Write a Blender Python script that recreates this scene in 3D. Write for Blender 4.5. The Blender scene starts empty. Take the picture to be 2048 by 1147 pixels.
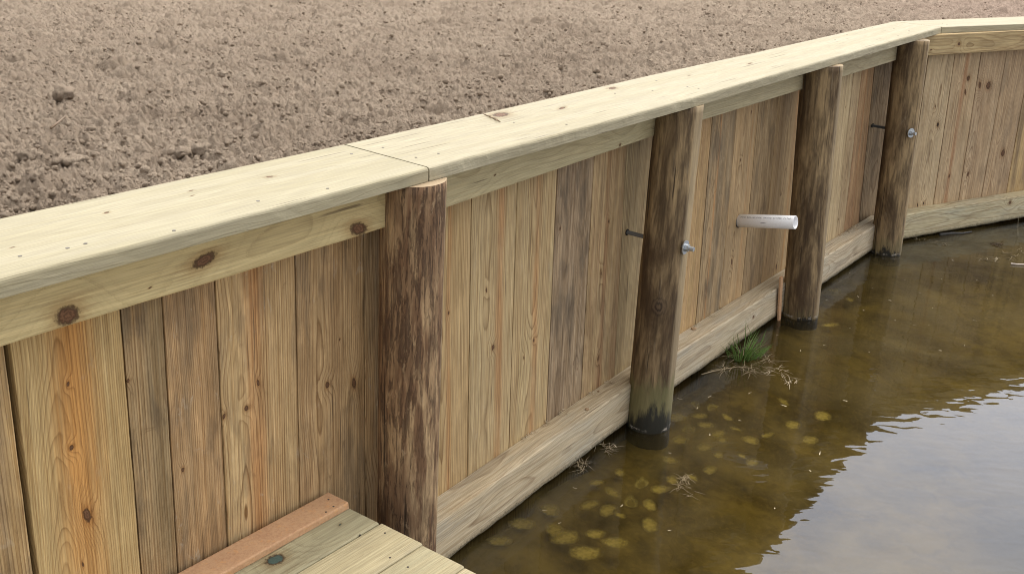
import bpy, bmesh, math, random
import numpy as np
from mathutils import Vector, Matrix, noise as mnoise
S = bpy.context.scene
COL = S.collection
rad = math.radians
random.seed(7)
RNG = np.random.default_rng(11)

# ------------------------------------------------------------------ camera
CAM_H = 2.10; FPX = 2145.0; PITCH = rad(20.1); ROLL = rad(1.8)
fw = Vector((0, math.cos(PITCH), -math.sin(PITCH))); rt0 = Vector((1, 0, 0)); up0 = rt0.cross(fw)
RT = math.cos(ROLL) * rt0 + math.sin(ROLL) * up0
UP = -math.sin(ROLL) * rt0 + math.cos(ROLL) * up0
CP = Vector((0, 0, CAM_H))
cd = bpy.data.cameras.new('camera'); cam = bpy.data.objects.new('camera', cd); COL.objects.link(cam)
m3 = Matrix((RT, UP, -fw)).transposed()
cam.matrix_world = Matrix.Translation(CP) @ m3.to_4x4()
cd.sensor_width = 36; cd.lens = 36 * FPX / 2048; cd.clip_start = 0.05; cd.clip_end = 2000
S.camera = cam

# ------------------------------------------------------------------ light: thin bright overcast, sun veiled ahead-right
SUN_EL = rad(56); SUN_AZ = rad(32)           # azimuth measured from +Y towards +X
sdir = Vector((math.sin(SUN_AZ) * math.cos(SUN_EL), math.cos(SUN_AZ) * math.cos(SUN_EL), math.sin(SUN_EL)))
sl = bpy.data.lights.new('sun', 'SUN'); sl.energy = 0.85; sl.angle = rad(14); sl.color = (1, 0.965, 0.90)
so = bpy.data.objects.new('sun', sl); COL.objects.link(so)
so.rotation_euler = sdir.to_track_quat('Z', 'Y').to_euler(); so.location = (0, 0, 20)
S.view_settings.view_transform = 'Standard'; S.view_settings.look = 'None'
S.view_settings.exposure = 0.0; S.view_settings.gamma = 1.0
W = bpy.data.worlds.new('World'); S.world = W; W.use_nodes = True
wn = W.node_tree; wn.nodes.clear()
def wnode(t, **k):
    n = wn.nodes.new(t)
    for a, b in k.items(): setattr(n, a, b)
    return n
sky = wnode('ShaderNodeTexSky', sky_type='NISHITA', sun_disc=False, sun_elevation=SUN_EL, sun_rotation=SUN_AZ)
sky.dust_density = 4.0
bg1 = wnode('ShaderNodeBackground'); bg1.inputs[1].default_value = 0.05
wn.links.new(sky.outputs[0], bg1.inputs[0])
tc = wnode('ShaderNodeTexCoord')
nrm = wnode('ShaderNodeVectorMath', operation='NORMALIZE'); wn.links.new(tc.outputs['Generated'], nrm.inputs[0])
dot = wnode('ShaderNodeVectorMath', operation='DOT_PRODUCT'); wn.links.new(nrm.outputs[0], dot.inputs[0])
gd = Vector((math.sin(rad(14)) * math.cos(rad(54)), math.cos(rad(14)) * math.cos(rad(54)), math.sin(rad(54))))
dot.inputs[1].default_value = gd
mr = wnode('ShaderNodeMapRange', interpolation_type='SMOOTHERSTEP')
mr.inputs[1].default_value = 0.35; mr.inputs[2].default_value = 1.0; mr.inputs[3].default_value = 0; mr.inputs[4].default_value = 1
wn.links.new(dot.outputs['Value'], mr.inputs[0])
nz = wnode('ShaderNodeTexNoise'); nz.inputs['Scale'].default_value = 2.2; nz.inputs['Detail'].default_value = 3
wn.links.new(nrm.outputs[0], nz.inputs['Vector'])
cm = wnode('ShaderNodeMapRange'); cm.inputs[1].default_value = .3; cm.inputs[2].default_value = .7; cm.inputs[3].default_value = .88; cm.inputs[4].default_value = 1.1
wn.links.new(nz.outputs[0], cm.inputs[0])
SKY_BASE, SKY_GLOW = 0.92, 2.7
mu = wnode('ShaderNodeMath', operation='MULTIPLY_ADD'); mu.inputs[1].default_value = SKY_GLOW; mu.inputs[2].default_value = SKY_BASE
wn.links.new(mr.outputs[0], mu.inputs[0])
mm = wnode('ShaderNodeMath', operation='MULTIPLY'); wn.links.new(mu.outputs[0], mm.inputs[0]); wn.links.new(cm.outputs[0], mm.inputs[1])
bg2 = wnode('ShaderNodeBackground'); bg2.inputs[0].default_value = (1.0, 0.975, 0.93, 1)
wn.links.new(mm.outputs[0], bg2.inputs[1])
ad = wnode('ShaderNodeAddShader'); wn.links.new(bg1.outputs[0], ad.inputs[0]); wn.links.new(bg2.outputs[0], ad.inputs[1])
ow = wnode('ShaderNodeOutputWorld'); wn.links.new(ad.outputs[0], ow.inputs[0])
S.cycles.pixel_filter_type = 'BLACKMAN_HARRIS'; S.cycles.filter_width = 1.0; S.cycles.max_bounces = 8; S.cycles.diffuse_bounces = 3; S.cycles.transparent_max_bounces = 12

# ------------------------------------------------------------------ pixel -> place helpers (photo is 2048 x 1147)
def ray(x, y): return (fw * FPX + RT * (x - 1024) - UP * (y - 573.5)).normalized()
def onz(x, y, z=0.0):
    d = ray(x, y); return CP + d * ((z - CAM_H) / d.z)
def onplane(x, y, p, n):
    d = ray(x, y); return CP + d * ((p - CP).dot(n) / d.dot(n))
def V(*a): return Vector(a)

# ------------------------------------------------------------------ object helpers
def tag(o, label=None, cat=None, group=None, kind=None):
    if label: o['label'] = label
    if cat: o['category'] = cat
    if group: o['group'] = group
    if kind: o['kind'] = kind
    return o
def empty(name, loc, label, cat, group=None):
    o = bpy.data.objects.new(name, None); COL.objects.link(o); o.location = loc; o.empty_display_size = .1
    return tag(o, label, cat, group)
def mesh_obj(name, verts, faces, mat, parent=None, smooth=True, wc=None, mats=None, midx=None):
    """verts are world coordinates; the origin is put at the base centre"""
    vs = np.asarray(verts, dtype=float)
    org = Vector(((vs[:, 0].min() + vs[:, 0].max()) / 2, (vs[:, 1].min() + vs[:, 1].max()) / 2, vs[:, 2].min()))
    me = bpy.data.meshes.new(name)
    me.from_pydata([tuple(v) for v in (vs - np.array(org))], [], [tuple(f) for f in faces])
    if smooth: me.polygons.foreach_set('use_smooth', [True] * len(me.polygons))
    if mats:
        for m_ in mats: me.materials.append(m_)
    else: me.materials.append(mat)
    if midx is not None: me.polygons.foreach_set('material_index', midx)
    if wc is not None:
        a = me.attributes.new('wc', 'FLOAT_VECTOR', 'POINT'); a.data.foreach_set('vector', np.asarray(wc, dtype=np.float32).ravel())
    me.update()
    o = bpy.data.objects.new(name, me); COL.objects.link(o)
    if parent:
        o.parent = parent; pw = Vector((0, 0, 0)); q = parent
        while q: pw += q.location; q = q.parent
        o.location = org - pw
    else: o.location = org
    return o

# ------------------------------------------------------------------ shader DSL
class G:
    def __init__(s, nt): s.nt = nt
    def n(s, t, **k):
        x = s.nt.nodes.new(t)
        for a, b in k.items(): setattr(x, a, b)
        return x
    def put(s, sock, v):
        if v is None: return
        if isinstance(v, bpy.types.NodeSocket): s.nt.links.new(v, sock)
        else:
            if sock.type == 'RGBA' and len(v) == 3: v = (*v, 1)
            sock.default_value = v
    def m(s, op, a, b=None, c=None, clamp=False):
        x = s.n('ShaderNodeMath', operation=op, use_clamp=clamp)
        s.put(x.inputs[0], a); s.put(x.inputs[1], b)
        if c is not None: s.put(x.inputs[2], c)
        return x.outputs[0]
    def vm(s, op, a, b=None, scale=None):
        x = s.n('ShaderNodeVectorMath', operation=op); s.put(x.inputs[0], a); s.put(x.inputs[1], b)
        if scale is not None: s.put(x.inputs['Scale'], scale)
        return x.outputs['Value'] if op in ('LENGTH', 'DOT_PRODUCT', 'DISTANCE') else x.outputs[0]
    def sep(s, v):
        x = s.n('ShaderNodeSeparateXYZ'); s.put(x.inputs[0], v); return x.outputs
    def comb(s, a, b, c):
        x = s.n('ShaderNodeCombineXYZ'); s.put(x.inputs[0], a); s.put(x.inputs[1], b); s.put(x.inputs[2], c); return x.outputs[0]
    def noise(s, v, scale, det=2, rough=.5, dist=0., col=False):
        x = s.n('ShaderNodeTexNoise'); s.put(x.inputs['Vector'], v); s.put(x.inputs['Scale'], float(scale)); x.inputs['Detail'].default_value = det
        x.inputs['Roughness'].default_value = rough; x.inputs['Distortion'].default_value = dist
        return x.outputs[1] if col else x.outputs[0]
    def mr(s, v, a, b, c=0., d=1., smooth=False):
        x = s.n('ShaderNodeMapRange'); x.interpolation_type = 'SMOOTHSTEP' if smooth else 'LINEAR'
        for i, q in enumerate((v, a, b, c, d)): s.put(x.inputs[i], q if isinstance(q, bpy.types.NodeSocket) else float(q))
        return x.outputs[0]
    def mix(s, f, a, b, blend='MIX'):
        x = s.n('ShaderNodeMix', data_type='RGBA', blend_type=blend); x.clamp_factor = True
        s.put(x.inputs[0], f); s.put(x.inputs[6], a); s.put(x.inputs[7], b); return x.outputs[2]
    def attr(s, name, kind='GEOMETRY'):
        x = s.n('ShaderNodeAttribute', attribute_name=name, attribute_type=kind); return x.outputs
    def bump(s, h, strength, dist, normal=None):
        x = s.n('ShaderNodeBump'); s.put(x.inputs['Height'], h); x.inputs['Strength'].default_value = strength; x.inputs['Distance'].default_value = dist
        if normal is not None: s.put(x.inputs['Normal'], normal)
        return x.outputs[0]
def newmat(name):
    m_ = bpy.data.materials.new(name); m_.use_nodes = True; m_.node_tree.nodes.clear(); return m_, G(m_.node_tree)
def finish(g, color, rough=.75, normal=None, spec=.3, metal=0.):
    b = g.n('ShaderNodeBsdfPrincipled'); g.put(b.inputs['Base Color'], color); g.put(b.inputs['Roughness'], rough)
    b.inputs['Specular IOR Level'].default_value = spec; g.put(b.inputs['Metallic'], metal)
    if normal is not None: g.put(b.inputs['Normal'], normal)
    o = g.n('ShaderNodeOutputMaterial'); g.nt.links.new(b.outputs[0], o.inputs[0]); return b

# ------------------------------------------------------------------ sawn wood (solid rings, knots, heartwood streak, stains)
def make_wood(name, contrast=1.0, waterline=False):
    m_, g = newmat(name)
    wc = g.attr('wc')[1]
    seed = g.attr('seed', 'OBJECT')[2]
    so_ = g.vm('SCALE', V(17.3, 31.7, 11.1), None, scale=seed)
    x = g.sep(wc); u, v, w = x[0], x[1], x[2]
    P = g.vm('ADD', wc, so_)
    # slow wander along the length
    wand = g.noise(g.vm('MULTIPLY', P, V(2.5, 1.3, 2.5)), 1.0, 2, .5)
    wand2 = g.noise(g.vm('MULTIPLY', P, V(9, 3.2, 9)), 1.0, 2, .5)
    wv = g.m('MULTIPLY_ADD', g.m('SUBTRACT', wand, .5), .06, g.m('MULTIPLY', g.m('SUBTRACT', wand2, .5), .008))
    gp = g.sep(g.attr('grain', 'OBJECT')[1])      # pith u, pith w, ring spacing
    du = g.m('SUBTRACT', g.m('ADD', u, wv), gp[0])
    dw = g.m('SUBTRACT', g.m('MULTIPLY_ADD', wv, 1.6, w), gp[1])
    r = g.m('SQRT', g.m('ADD', g.m('MULTIPLY', du, du), g.m('MULTIPLY', dw, dw)))
    push = 0.0; kmask = None; krim = None; khalo = None; dmin = None
    for i in range(1, 6):
        k = g.attr('k%d' % i, 'OBJECT')[1]; ks = g.sep(k)
        kr = g.m('MAXIMUM', g.m('MULTIPLY', ks[2], .72), .0008)
        on = g.m('GREATER_THAN', ks[2], .0009)
        ax = g.m('DIVIDE', g.m('SUBTRACT', u, ks[0]), kr)
        ay = g.m('DIVIDE', g.m('MULTIPLY_ADD', g.m('SUBTRACT', u, ks[0]), (.0, .35, -.3, .5, -.1)[i - 1], g.m('MULTIPLY', g.m('SUBTRACT', v, ks[1]), (.78, .50, .62, .42, .55)[i - 1])), kr)
        d = g.m('SQRT', g.m('ADD', g.m('MULTIPLY', ax, ax), g.m('MULTIPLY', ay, ay)))
        d = g.m('ADD', d, g.m('MULTIPLY', g.m('SUBTRACT', g.noise(P, 110, 4, .7), .5), 1.25))
        d = g.m('MULTIPLY_ADD', g.m('SUBTRACT', 1.0, on), 50., d)
        ea = g.m('POWER', 2.718, g.m('MULTIPLY', g.m('MULTIPLY', d, d), -.055))
        side = g.m('MULTIPLY', ea, kr)
        push = g.m('ADD', push, g.m('MULTIPLY', side, 2.6)) if i > 1 else g.m('MULTIPLY', side, 2.6)
        dmin = d if dmin is None else g.m('MINIMUM', dmin, d)
    kmask = g.mr(dmin, .75, 1.12, 1, 0, True)
    krim = g.m('MULTIPLY', g.mr(dmin, .7, .95, 0, 1, True), g.mr(dmin, .98, 1.35, 1, 0, True))
    khalo = g.mr(dmin, 1.0, 2.6, 1, 0, True)
    phase = g.m('DIVIDE', g.m('ADD', r, push), gp[2])
    phase = g.m('MULTIPLY_ADD', g.noise(g.vm('MULTIPLY', P, V(40, 2.5, 40)), 1.0, 2), .5, phase)
    fr = g.m('FRACT', phase)
    ring = g.m('POWER', fr, 4.2)
    ring = g.m('MULTIPLY', ring, g.mr(fr, .9, 1.0, 1, .0))
    # ring strength varies from ring to ring
    rv = g.noise(g.comb(g.m('MULTIPLY', g.m('FLOOR', phase), .37), seed, 0.), 1.7, 1)
    ring = g.m('MULTIPLY', ring, g.mr(rv, .3, .7, .45, 1.25))
    fib = g.noise(g.vm('MULTIPLY', P, V(420, 9, 420)), 1.0, 3, .6)
    fib2 = g.noise(g.vm('MULTIPLY', P, V(110, 3, 110)), 1.0, 3, .6)
    broad = g.noise(g.vm('MULTIPLY', P, V(16, 1.1, 16)), 1.0, 3, .55)
    t1 = g.attr('tint', 'OBJECT')[0]; t2 = g.attr('tint2', 'OBJECT')[0]
    base = g.mix(g.mr(broad, .36, .64, 0, 1, True), t1, t2)
    # heart streak
    hs = g.sep(g.attr('heart', 'OBJECT')[1])
    hd = g.m('ABSOLUTE', g.m('SUBTRACT', g.m('MULTIPLY_ADD', wv, 1.0, u), hs[0]))
    hd = g.m('SUBTRACT', hd, g.m('MULTIPLY', g.m('SUBTRACT', fib2, .5), .035))
    hm = g.m('MULTIPLY', g.m('MULTIPLY', g.mr(hd, g.m('MULTIPLY', hs[1], .1), g.m('MULTIPLY_ADD', hs[1], 1.5, .004), 1, 0, True), g.m('MULTIPLY', hs[2], .85)), g.mr(g.noise(g.vm('MULTIPLY', P, V(8, 2.2, 8)), 1, 2), .3, .55, .45, 1))
    hcol = g.attr('hcol', 'OBJECT')[0]
    base = g.mix(hm, base, hcol)
    late = g.vm('MULTIPLY', base, V(.33, .24, .165))
    cst = g.sep(g.attr('stain', 'OBJECT')[1])[2]; st3 = cst
    col = g.mix(g.m('MULTIPLY', g.m('MULTIPLY', ring, cst), g.mr(g.noise(g.vm('MULTIPLY', P, V(7, 1.2, 7)), 1, 2), .3, .7, .55, 1.15)), base, late)
    col = g.mix(1.0, col, g.comb(*[g.mr(fib, .25, .75, .76, 1.2)] * 3), 'MULTIPLY')
    col = g.mix(1.0, col, g.comb(*[g.mr(fib2, .3, .7, .91, 1.08)] * 3), 'MULTIPLY')
    fib3 = g.noise(g.vm('MULTIPLY', g.vm('ADD', P, V(3, 3, 3)), V(230, 2.2, 230)), 1.0, 2, .6)
    col = g.mix(g.m('MULTIPLY', st3, 1.0), col, g.mix(1.0, col, g.comb(g.mr(fib3, .4, .72, 1.10, .74), g.mr(fib3, .4, .72, 1.10, .66), g.mr(fib3, .4, .72, 1.10, .56)), 'MULTIPLY'))
    # weather stain (grey-green / mud) with its own patches
    st = g.sep(g.attr('stain', 'OBJECT')[1])
    sn = g.noise(g.vm('MULTIPLY', P, V(14, 3.5, 14)), 1.0, 4, .6, .4)
    col = g.mix(g.m('MULTIPLY', g.mr(sn, .48, .66, 0, 1, True), st[0]), col, (.085, .070, .055))
    sn2 = g.noise(g.vm('MULTIPLY', g.vm('ADD', P, V(5, 3, 1)), V(22, 9, 22)), 1.0, 5, .68, .8)
    col = g.mix(g.m('MULTIPLY', g.mr(sn2, .60, .70, 0, 1, True), st[1]), col, (.46, .40, .32))
    gm = g.noise(g.vm('MULTIPLY', g.vm('ADD', P, V(2, 9, 4)), V(26, 6, 26)), 1.0, 5, .68, .6)
    gk = g.m('MULTIPLY_ADD', st[0], .9, g.m('MULTIPLY', st[2], .35))
    col = g.mix(gk, col, g.mix(1.0, col, g.comb(g.mr(gm, .3, .68, .70, 1.28), g.mr(gm, .3, .68, .65, 1.26), g.mr(gm, .3, .68, .58, 1.22)), 'MULTIPLY'))
    blot = g.noise(g.vm('MULTIPLY', g.vm('ADD', P, V(8, 1, 2)), V(30, 13, 30)), 1.0, 4, .7, 1.2)
    col = g.mix(g.m('MULTIPLY', g.mr(blot, .60, .72, 0, 1, True), g.m('MULTIPLY', st[0], .9)), col, (.12, .062, .032))
    # dark long splinters / checks
    ck = g.noise(g.vm('MULTIPLY', P, V(95, 2.6, 95)), 1.0, 2, .4)
    ckm = g.m('MULTIPLY', g.mr(ck, .70, .74), .6)
    col = g.mix(ckm, col, (.06, .035, .02))
    # knots
    col = g.mix(g.m('MULTIPLY', khalo, .22), col, g.vm('MULTIPLY', col, V(.72, .55, .38)))
    kin = g.mix(g.mr(g.m('SINE', g.m('MULTIPLY', dmin, 15)), -1, 1), (.095, .045, .022), (.165, .085, .044))
    kc = g.attr('kcol', 'OBJECT')
    kin = g.mix(kc[3], kin, kc[0])
    tail = g.m('MULTIPLY', g.mr(g.m('MULTIPLY', dmin, g.mr(fib2, .3, .7, .5, 1.6)), .8, 3.4, 1, 0, True), .5)
    col = g.mix(tail, col, g.vm('MULTIPLY', col, V(.60, .46, .34)))
    col = g.mix(kmask, col, kin)
    col = g.mix(g.m('MULTIPLY', krim, .75), col, (.05, .024, .012))
    if waterline:
        wz = g.sep(g.n('ShaderNodeNewGeometry').outputs[0])[2]
        n_ = g.noise(P, 40, 4, .7)
        wet = g.mr(g.m('MULTIPLY_ADD', g.m('SUBTRACT', n_, .5), -.07, wz), .024, .058, 1, 0, True)
        col = g.mix(g.m('MULTIPLY', wet, .45), col, (.20, .165, .10))
        wet2 = g.mr(g.m('MULTIPLY_ADD', g.m('SUBTRACT', g.noise(P, 120, 4, .75), .5), -.06, wz), .024, .036, 1, 0)
        col = g.mix(g.m('MULTIPLY', wet2, .8), col, (.085, .07, .04))
        blu = g.noise(g.vm('MULTIPLY', P, V(9, 2, 9)), 1.0, 3, .6)
        col = g.mix(g.m('MULTIPLY', g.mr(blu, .45, .68, 0, 1, True), .5), col, g.vm('MULTIPLY', col, V(.82, .93, 1.12)))
    h = g.m('ADD', g.m('MULTIPLY', ring, .5), g.m('MULTIPLY', fib, .5))
    h = g.m('SUBTRACT', h, g.m('ADD', ckm, g.m('MULTIPLY', krim, .8)))
    nb = g.bump(h, .8, .002)
    finish(g, col, g.mr(fib2, .3, .7, .62, .82), nb, .25)
    return m_
M_WOOD = make_wood('sawn_pine')
M_WOODW = make_wood('sawn_pine_by_water', waterline=True)

PALE = (.56, .455, .27); PALE2 = (.50, .41, .245); GREENISH = (.40, .37, .24)
TAN = (.43, .305, .160); TAN2 = (.49, .355, .190); BROWN = (.32, .21, .11); GREY = (.30, .22, .135); PINK = (.43, .295, .165)
ORANGE = (.46, .22, .075); RUST = (.30, .12, .045)
def props(o, tint, tint2, grain, heart=(0, .01, 0), hcol=ORANGE, stain=(.15, .15, 0), kcol=None):
    o['tint'] = list(tint); o['tint2'] = list(tint2); o['grain'] = list(grain); o['heart'] = list(heart); o['hcol'] = list(hcol)
    o['stain'] = [stain[0], stain[1], stain[2] or 1.1]; o['seed'] = random.random() * 10
    o['kcol'] = list(kcol) if kcol else [0., 0., 0., 0.]

def board(name, A, B, T, parent, mat, tint=TAN, tint2=None, pith=None, ringw=.006, knots=(), heart=None, hcol=ORANGE, stain=(.15, .15, 0),
          bevel=.004, sub=10, jag=0., jagB=0., bow=.0, kcol=None, label=None, nbev=2):
    """A, B: matching lists of points (the two long edges of the visible face); T: thickness vector away from that face."""
    A = [Vector(a) for a in A]; B = [Vector(b) for b in B]; T = Vector(T); th = T.length
    AA, BB, vv = [], [], []; acc = 0.
    for i in range(len(A) - 1):
        for j in range(sub):
            t = j / sub; AA.append(A[i].lerp(A[i + 1], t)); BB.append(B[i].lerp(B[i + 1], t))
    AA.append(A[-1]); BB.append(B[-1])
    mid0 = (AA[0] + BB[0]) / 2; vv = [0.]
    for i in range(1, len(AA)):
        acc += ((AA[i] + BB[i]) / 2 - (AA[i - 1] + BB[i - 1]) / 2).length; vv.append(acc)
    sd = random.random() * 100
    prof = []          # (s fraction side, ds metres from A or B, dt metres)
    def corner(side, tside):
        out = []
        for k in range(nbev + 1):
            a = k / nbev * math.pi / 2
            out.append((side, tside, bevel * (1 - math.sin(a)), bevel * (1 - math.cos(a))))
        return out
    # go around: A-face corner, B-face corner, B-back, A-back
    c = corner(0, 0); prof += [(0, 0, q[3], q[2]) for q in c][::1]
    prof = []
    for k in range(nbev + 1):
        a = k / nbev * math.pi / 2; prof.append((0, 0, bevel * (1 - math.sin(a)), bevel * (1 - math.cos(a))))
    for k in range(nbev + 1):
        a = k / nbev * math.pi / 2; prof.append((1, 0, bevel * (1 - math.cos(a)), bevel * (1 - math.sin(a))))
    for k in range(nbev + 1):
        a = k / nbev * math.pi / 2; prof.append((1, 1, bevel * (1 - math.sin(a)), bevel * (1 - math.cos(a))))
    for k in range(nbev + 1):
        a = k / nbev * math.pi / 2; prof.append((0, 1, bevel * (1 - math.cos(a)), bevel * (1 - math.sin(a))))
    prof[0:nbev + 1] = prof[0:nbev + 1][::-1] if False else [(0, 0, bevel * (1 - math.sin(a)), bevel * (1 - math.cos(a))) for a in [math.pi / 2 * k / nbev for k in range(nbev, -1, -1)]][::-1]
    # consistent order: A side (t from bevel to 0), face, B side (t 0 to bevel), back
    ring_ = []
    for k in range(nbev + 1):
        a = k / nbev * math.pi / 2; ring_.append((0, bevel * (1 - math.sin(a)), 0, bevel * (1 - math.cos(a)) if False else bevel * (math.cos(a) if False else (1 - math.sin(math.pi / 2 - a)) * 0 + (1 - math.cos(a)) * 0 + bevel * 0)))
    ring_ = []
    for k in range(nbev + 1):      # edge A, rounded from the side onto the face
        a = math.pi / 2 * k / nbev; ring_.append((0, bevel * (1 - math.cos(a)), 0, bevel * (1 - math.sin(a))))
    for k in range(nbev + 1):      # edge B
        a = math.pi / 2 * k / nbev; ring_.append((1, bevel * (1 - math.sin(a)), 0, bevel * (1 - math.cos(a))))
    ring_.append((1, 0, 1, 0)); ring_.append((0, 0, 1, 0))
    np_ = len(ring_); verts, wcs = [], []
    Wd = (BB[0] - AA[0]).length
    for i, (a, b) in enumerate(zip(AA, BB)):
        ww = (b - a); wl = ww.length; wd = ww / wl; v = vv[i]
        bo = bow * math.sin(math.pi * i / (len(AA) - 1))
        ja = jag * (mnoise.noise((v * 9, sd, 0)) + .6 * mnoise.noise((v * 31, sd, 3)))
        jb = jagB * (mnoise.noise((v * 9, sd, 9)) + .6 * mnoise.noise((v * 31, sd, 5)))
        for (sB, ds, tB, dt) in ring_:
            s = ds + ja if sB == 0 else wl - ds + jb
            t = dt if tB == 0 else th - dt
            if tB == 1: s = 0 if sB == 0 else wl
            p = a + wd * s + T / th * (t - bo)
            verts.append(p); wcs.append((s if sB == 0 else Wd - (wl - s), v, t))
    faces = []
    n = len(AA)
    for i in range(n - 1):
        for j in range(np_):
            k = (j + 1) % np_; faces.append((i * np_ + j, i * np_ + k, (i + 1) * np_ + k, (i + 1) * np_ + j))
    faces.append(tuple(range(np_))[::-1]); faces.append(tuple((n - 1) * np_ + j for j in range(np_)))
    me_o = mesh_obj(name, verts, faces, mat, parent, smooth=False, wc=wcs)
    bm = bmesh.new(); bm.from_mesh(me_o.data); bmesh.ops.recalc_face_normals(bm, faces=bm.faces); bm.to_mesh(me_o.data); bm.free()
    # smooth the rounded arris only
    o = me_o
    fn = (B[0] - A[0]).cross(A[-1] - A[0]).normalized()
    L = ((A[-1] + B[-1]) / 2 - (A[0] + B[0]) / 2); Ld = L.normalized(); wd0 = (B[0] - A[0]).normalized()
    def uv(px, py):
        p = onplane(px, py, A[0], fn); q = p - (A[0] + B[0]) / 2
        v = q.dot(Ld); f_ = min(max(v / L.length, 0), 1); a = A[0].lerp(A[-1], f_)
        return (p - a).dot(wd0), v
    if pith is None: pith = (random.uniform(-.03, Wd + .03), random.uniform(.03, .09))
    hh = (0, .01, 0)
    if heart: hh = (uv(heart[0], heart[1])[0], heart[2], heart[3])
    props(o, tint, tint2 or tint, (pith[0], pith[1], ringw), hh, hcol, stain, kcol)
    for i, k in enumerate(knots[:5]):
        a, b = uv(k[0], k[1]); o['k%d' % (i + 1)] = [a, b, k[2]]
    if label: o['label'] = label
    return o

# ------------------------------------------------------------------ face lines of the wall (x, y): at the top rail (z 1.235) and at the bottom rail
TOPL = [((-.995, 1.913), (-.365, 2.746)), ((-.200, 3.035), (.519, 4.086)), ((.777, 4.490), (1.382, 5.286)), ((1.721, 5.782), (2.229, 6.477)), ((2.4805, 6.7314), (3.2615, 7.1774))]
LOWL = [((-.995, 1.913), (-.365, 2.746)), ((-.192, 3.047), (.511, 4.094)), ((.749, 4.421), (1.430, 5.358)), ((1.804, 5.913), (2.300, 6.582)), ((2.601, 6.859), (3.680, 7.487))]
def isect(l1, l2):
    (x1, y1), (x2, y2) = l1; (x3, y3), (x4, y4) = l2
    d = (x1 - x2) * (y3 - y4) - (y1 - y2) * (x3 - x4); a = x1 * y2 - y1 * x2; b = x3 * y4 - y3 * x4
    return ((a * (x3 - x4) - (x1 - x2) * b) / d, (a * (y3 - y4) - (y1 - y2) * b) / d)
def unit(l):
    d = Vector((l[1][0] - l[0][0], l[1][1] - l[0][1], 0)).normalized(); return d, Vector((d.y, -d.x, 0))
def poly(L):
    d0, _ = unit(L[0]); d4, _ = unit(L[4])
    s = Vector((*L[0][0], 0)) - d0 * 2.6; e = Vector((*L[4][1], 0)) + d4 * 5.0
    out = [(s.x, s.y)]
    # pilings mark the slight bends
    for i in range(4):
        a = Vector((*L[i][1], 0)); b = Vector((*L[i + 1][0], 0))
        if i == 3: p = isect(L[3], L[4]); out.append(p)
        else: out.append(tuple(((a + b) / 2)[:2]))
    out.append((e.x, e.y)); return [Vector((p[0], p[1], 0)) for p in out]
PT, PL = poly(TOPL), poly(LOWL)
ZR0, ZR1 = 1.235, 1.361       # top rail
ZB0, ZB1 = .016, .187         # bottom rail
CAPZ = 1.400; CAPT = .038
DEPTH = .10
def nrm2(i, P): d = (P[i + 1] - P[i]).normalized(); return Vector((d.y, -d.x, 0))
def offs(P, off):
    out = []
    for i in range(len(P)):
        if i == 0: out.append(P[0] + nrm2(0, P) * off)
        elif i == len(P) - 1: out.append(P[-1] + nrm2(i - 1, P) * off)
        else:
            n1, n2 = nrm2(i - 1, P), nrm2(i, P); b = (n1 + n2).normalized(); out.append(P[i] + b * (off / b.dot(n1)))
    return out
PTb, PLb = offs(PT, -DEPTH), offs(PL, -DEPTH)

wall = empty('retaining_wall', (PL[2].x, PL[2].y, 0), 'long timber retaining wall of upright boards with pale rails and a flat cap, between bare soil and water', 'retaining wall')

# ------------------------------------------------------------------ rails
def rail(i, zA, zB, P, name, **k):
    a, b = P[i], P[i + 1]; n = nrm2(i, P); d = (b - a).normalized(); g_ = .0015
    a2, b2 = a + d * g_, b - d * g_
    ex = V(0, 0, 1)
    nseg = 3
    Aa = [(a2.lerp(b2, j / nseg)) + ex * zA for j in range(nseg + 1)]; Bb = [(a2.lerp(b2, j / nseg)) + ex * zB for j in range(nseg + 1)]
    return board(name, Aa, Bb, -n * (DEPTH - .001), wall, k.pop('mat', M_WOOD), sub=k.pop('sub', 10), **k)
rail(0, ZR1, ZR0, PT, 'top_rail', tint=(.56, .46, .25), tint2=(.50, .40, .21), pith=(.05, -.10), ringw=.0085, stain=(.0, .0, .32),
     knots=[(135, 630, .025), (408, 520, .0185), (717, 457, .022), (300, 575, .002)], jag=.0, jagB=.003, bevel=.004)
rail(1, ZR1, ZR0, PT, 'top_rail', tint=(0.460, 0.402, 0.247), tint2=(0.506, 0.431, 0.259), pith=(.03, -.16), ringw=.008, stain=(.04, .0, .4), knots=[(1240, 290, .006), (990, 350, .003)], bevel=.004)
rail(2, ZR1, ZR0, PT, 'top_rail', tint=(0.437, 0.380, 0.247), tint2=(0.483, 0.425, 0.276), pith=(.16, -.05), ringw=.007, stain=(.04, .0, .4), bevel=.004)
rail(3, ZR1, ZR0, PT, 'top_rail', tint=(0.448, 0.397, 0.265), tint2=(0.414, 0.356, 0.230), pith=(.1, -.3), ringw=.008, stain=(.04, .0, .4), bevel=.004)
rail(4, ZR1, ZR0, PT, 'top_rail', tint=(.46, .36, .20), tint2=(.40, .30, .165), pith=(.06, -.07), ringw=.010, stain=(.1, .0, 0), knots=[(1918, 88, .012), (1862, 100, .005)], bevel=.004)
for i, (t1, t2, kn) in enumerate([(TAN2, TAN2, []), ((.50, .43, .31), (.52, .435, .30), [(1175, 820, .006), (1090, 850, .004)]), ((.50, .43, .315), (.52, .44, .31), [(1507, 633, .009)]),
                                  ((.49, .43, .32), (.52, .44, .32), []), ((.53, .47, .31), (.49, .43, .29), [(2020, 405, .014)])]):
    rail(i, ZB1, ZB0, PL, 'bottom_rail', tint=t1, tint2=t2, pith=(.09, .085), ringw=.0095, stain=(.04, .05, .85), knots=kn, mat=M_WOODW,
         jag=.001, jagB=.0045, bevel=.007, sub=40)

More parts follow.
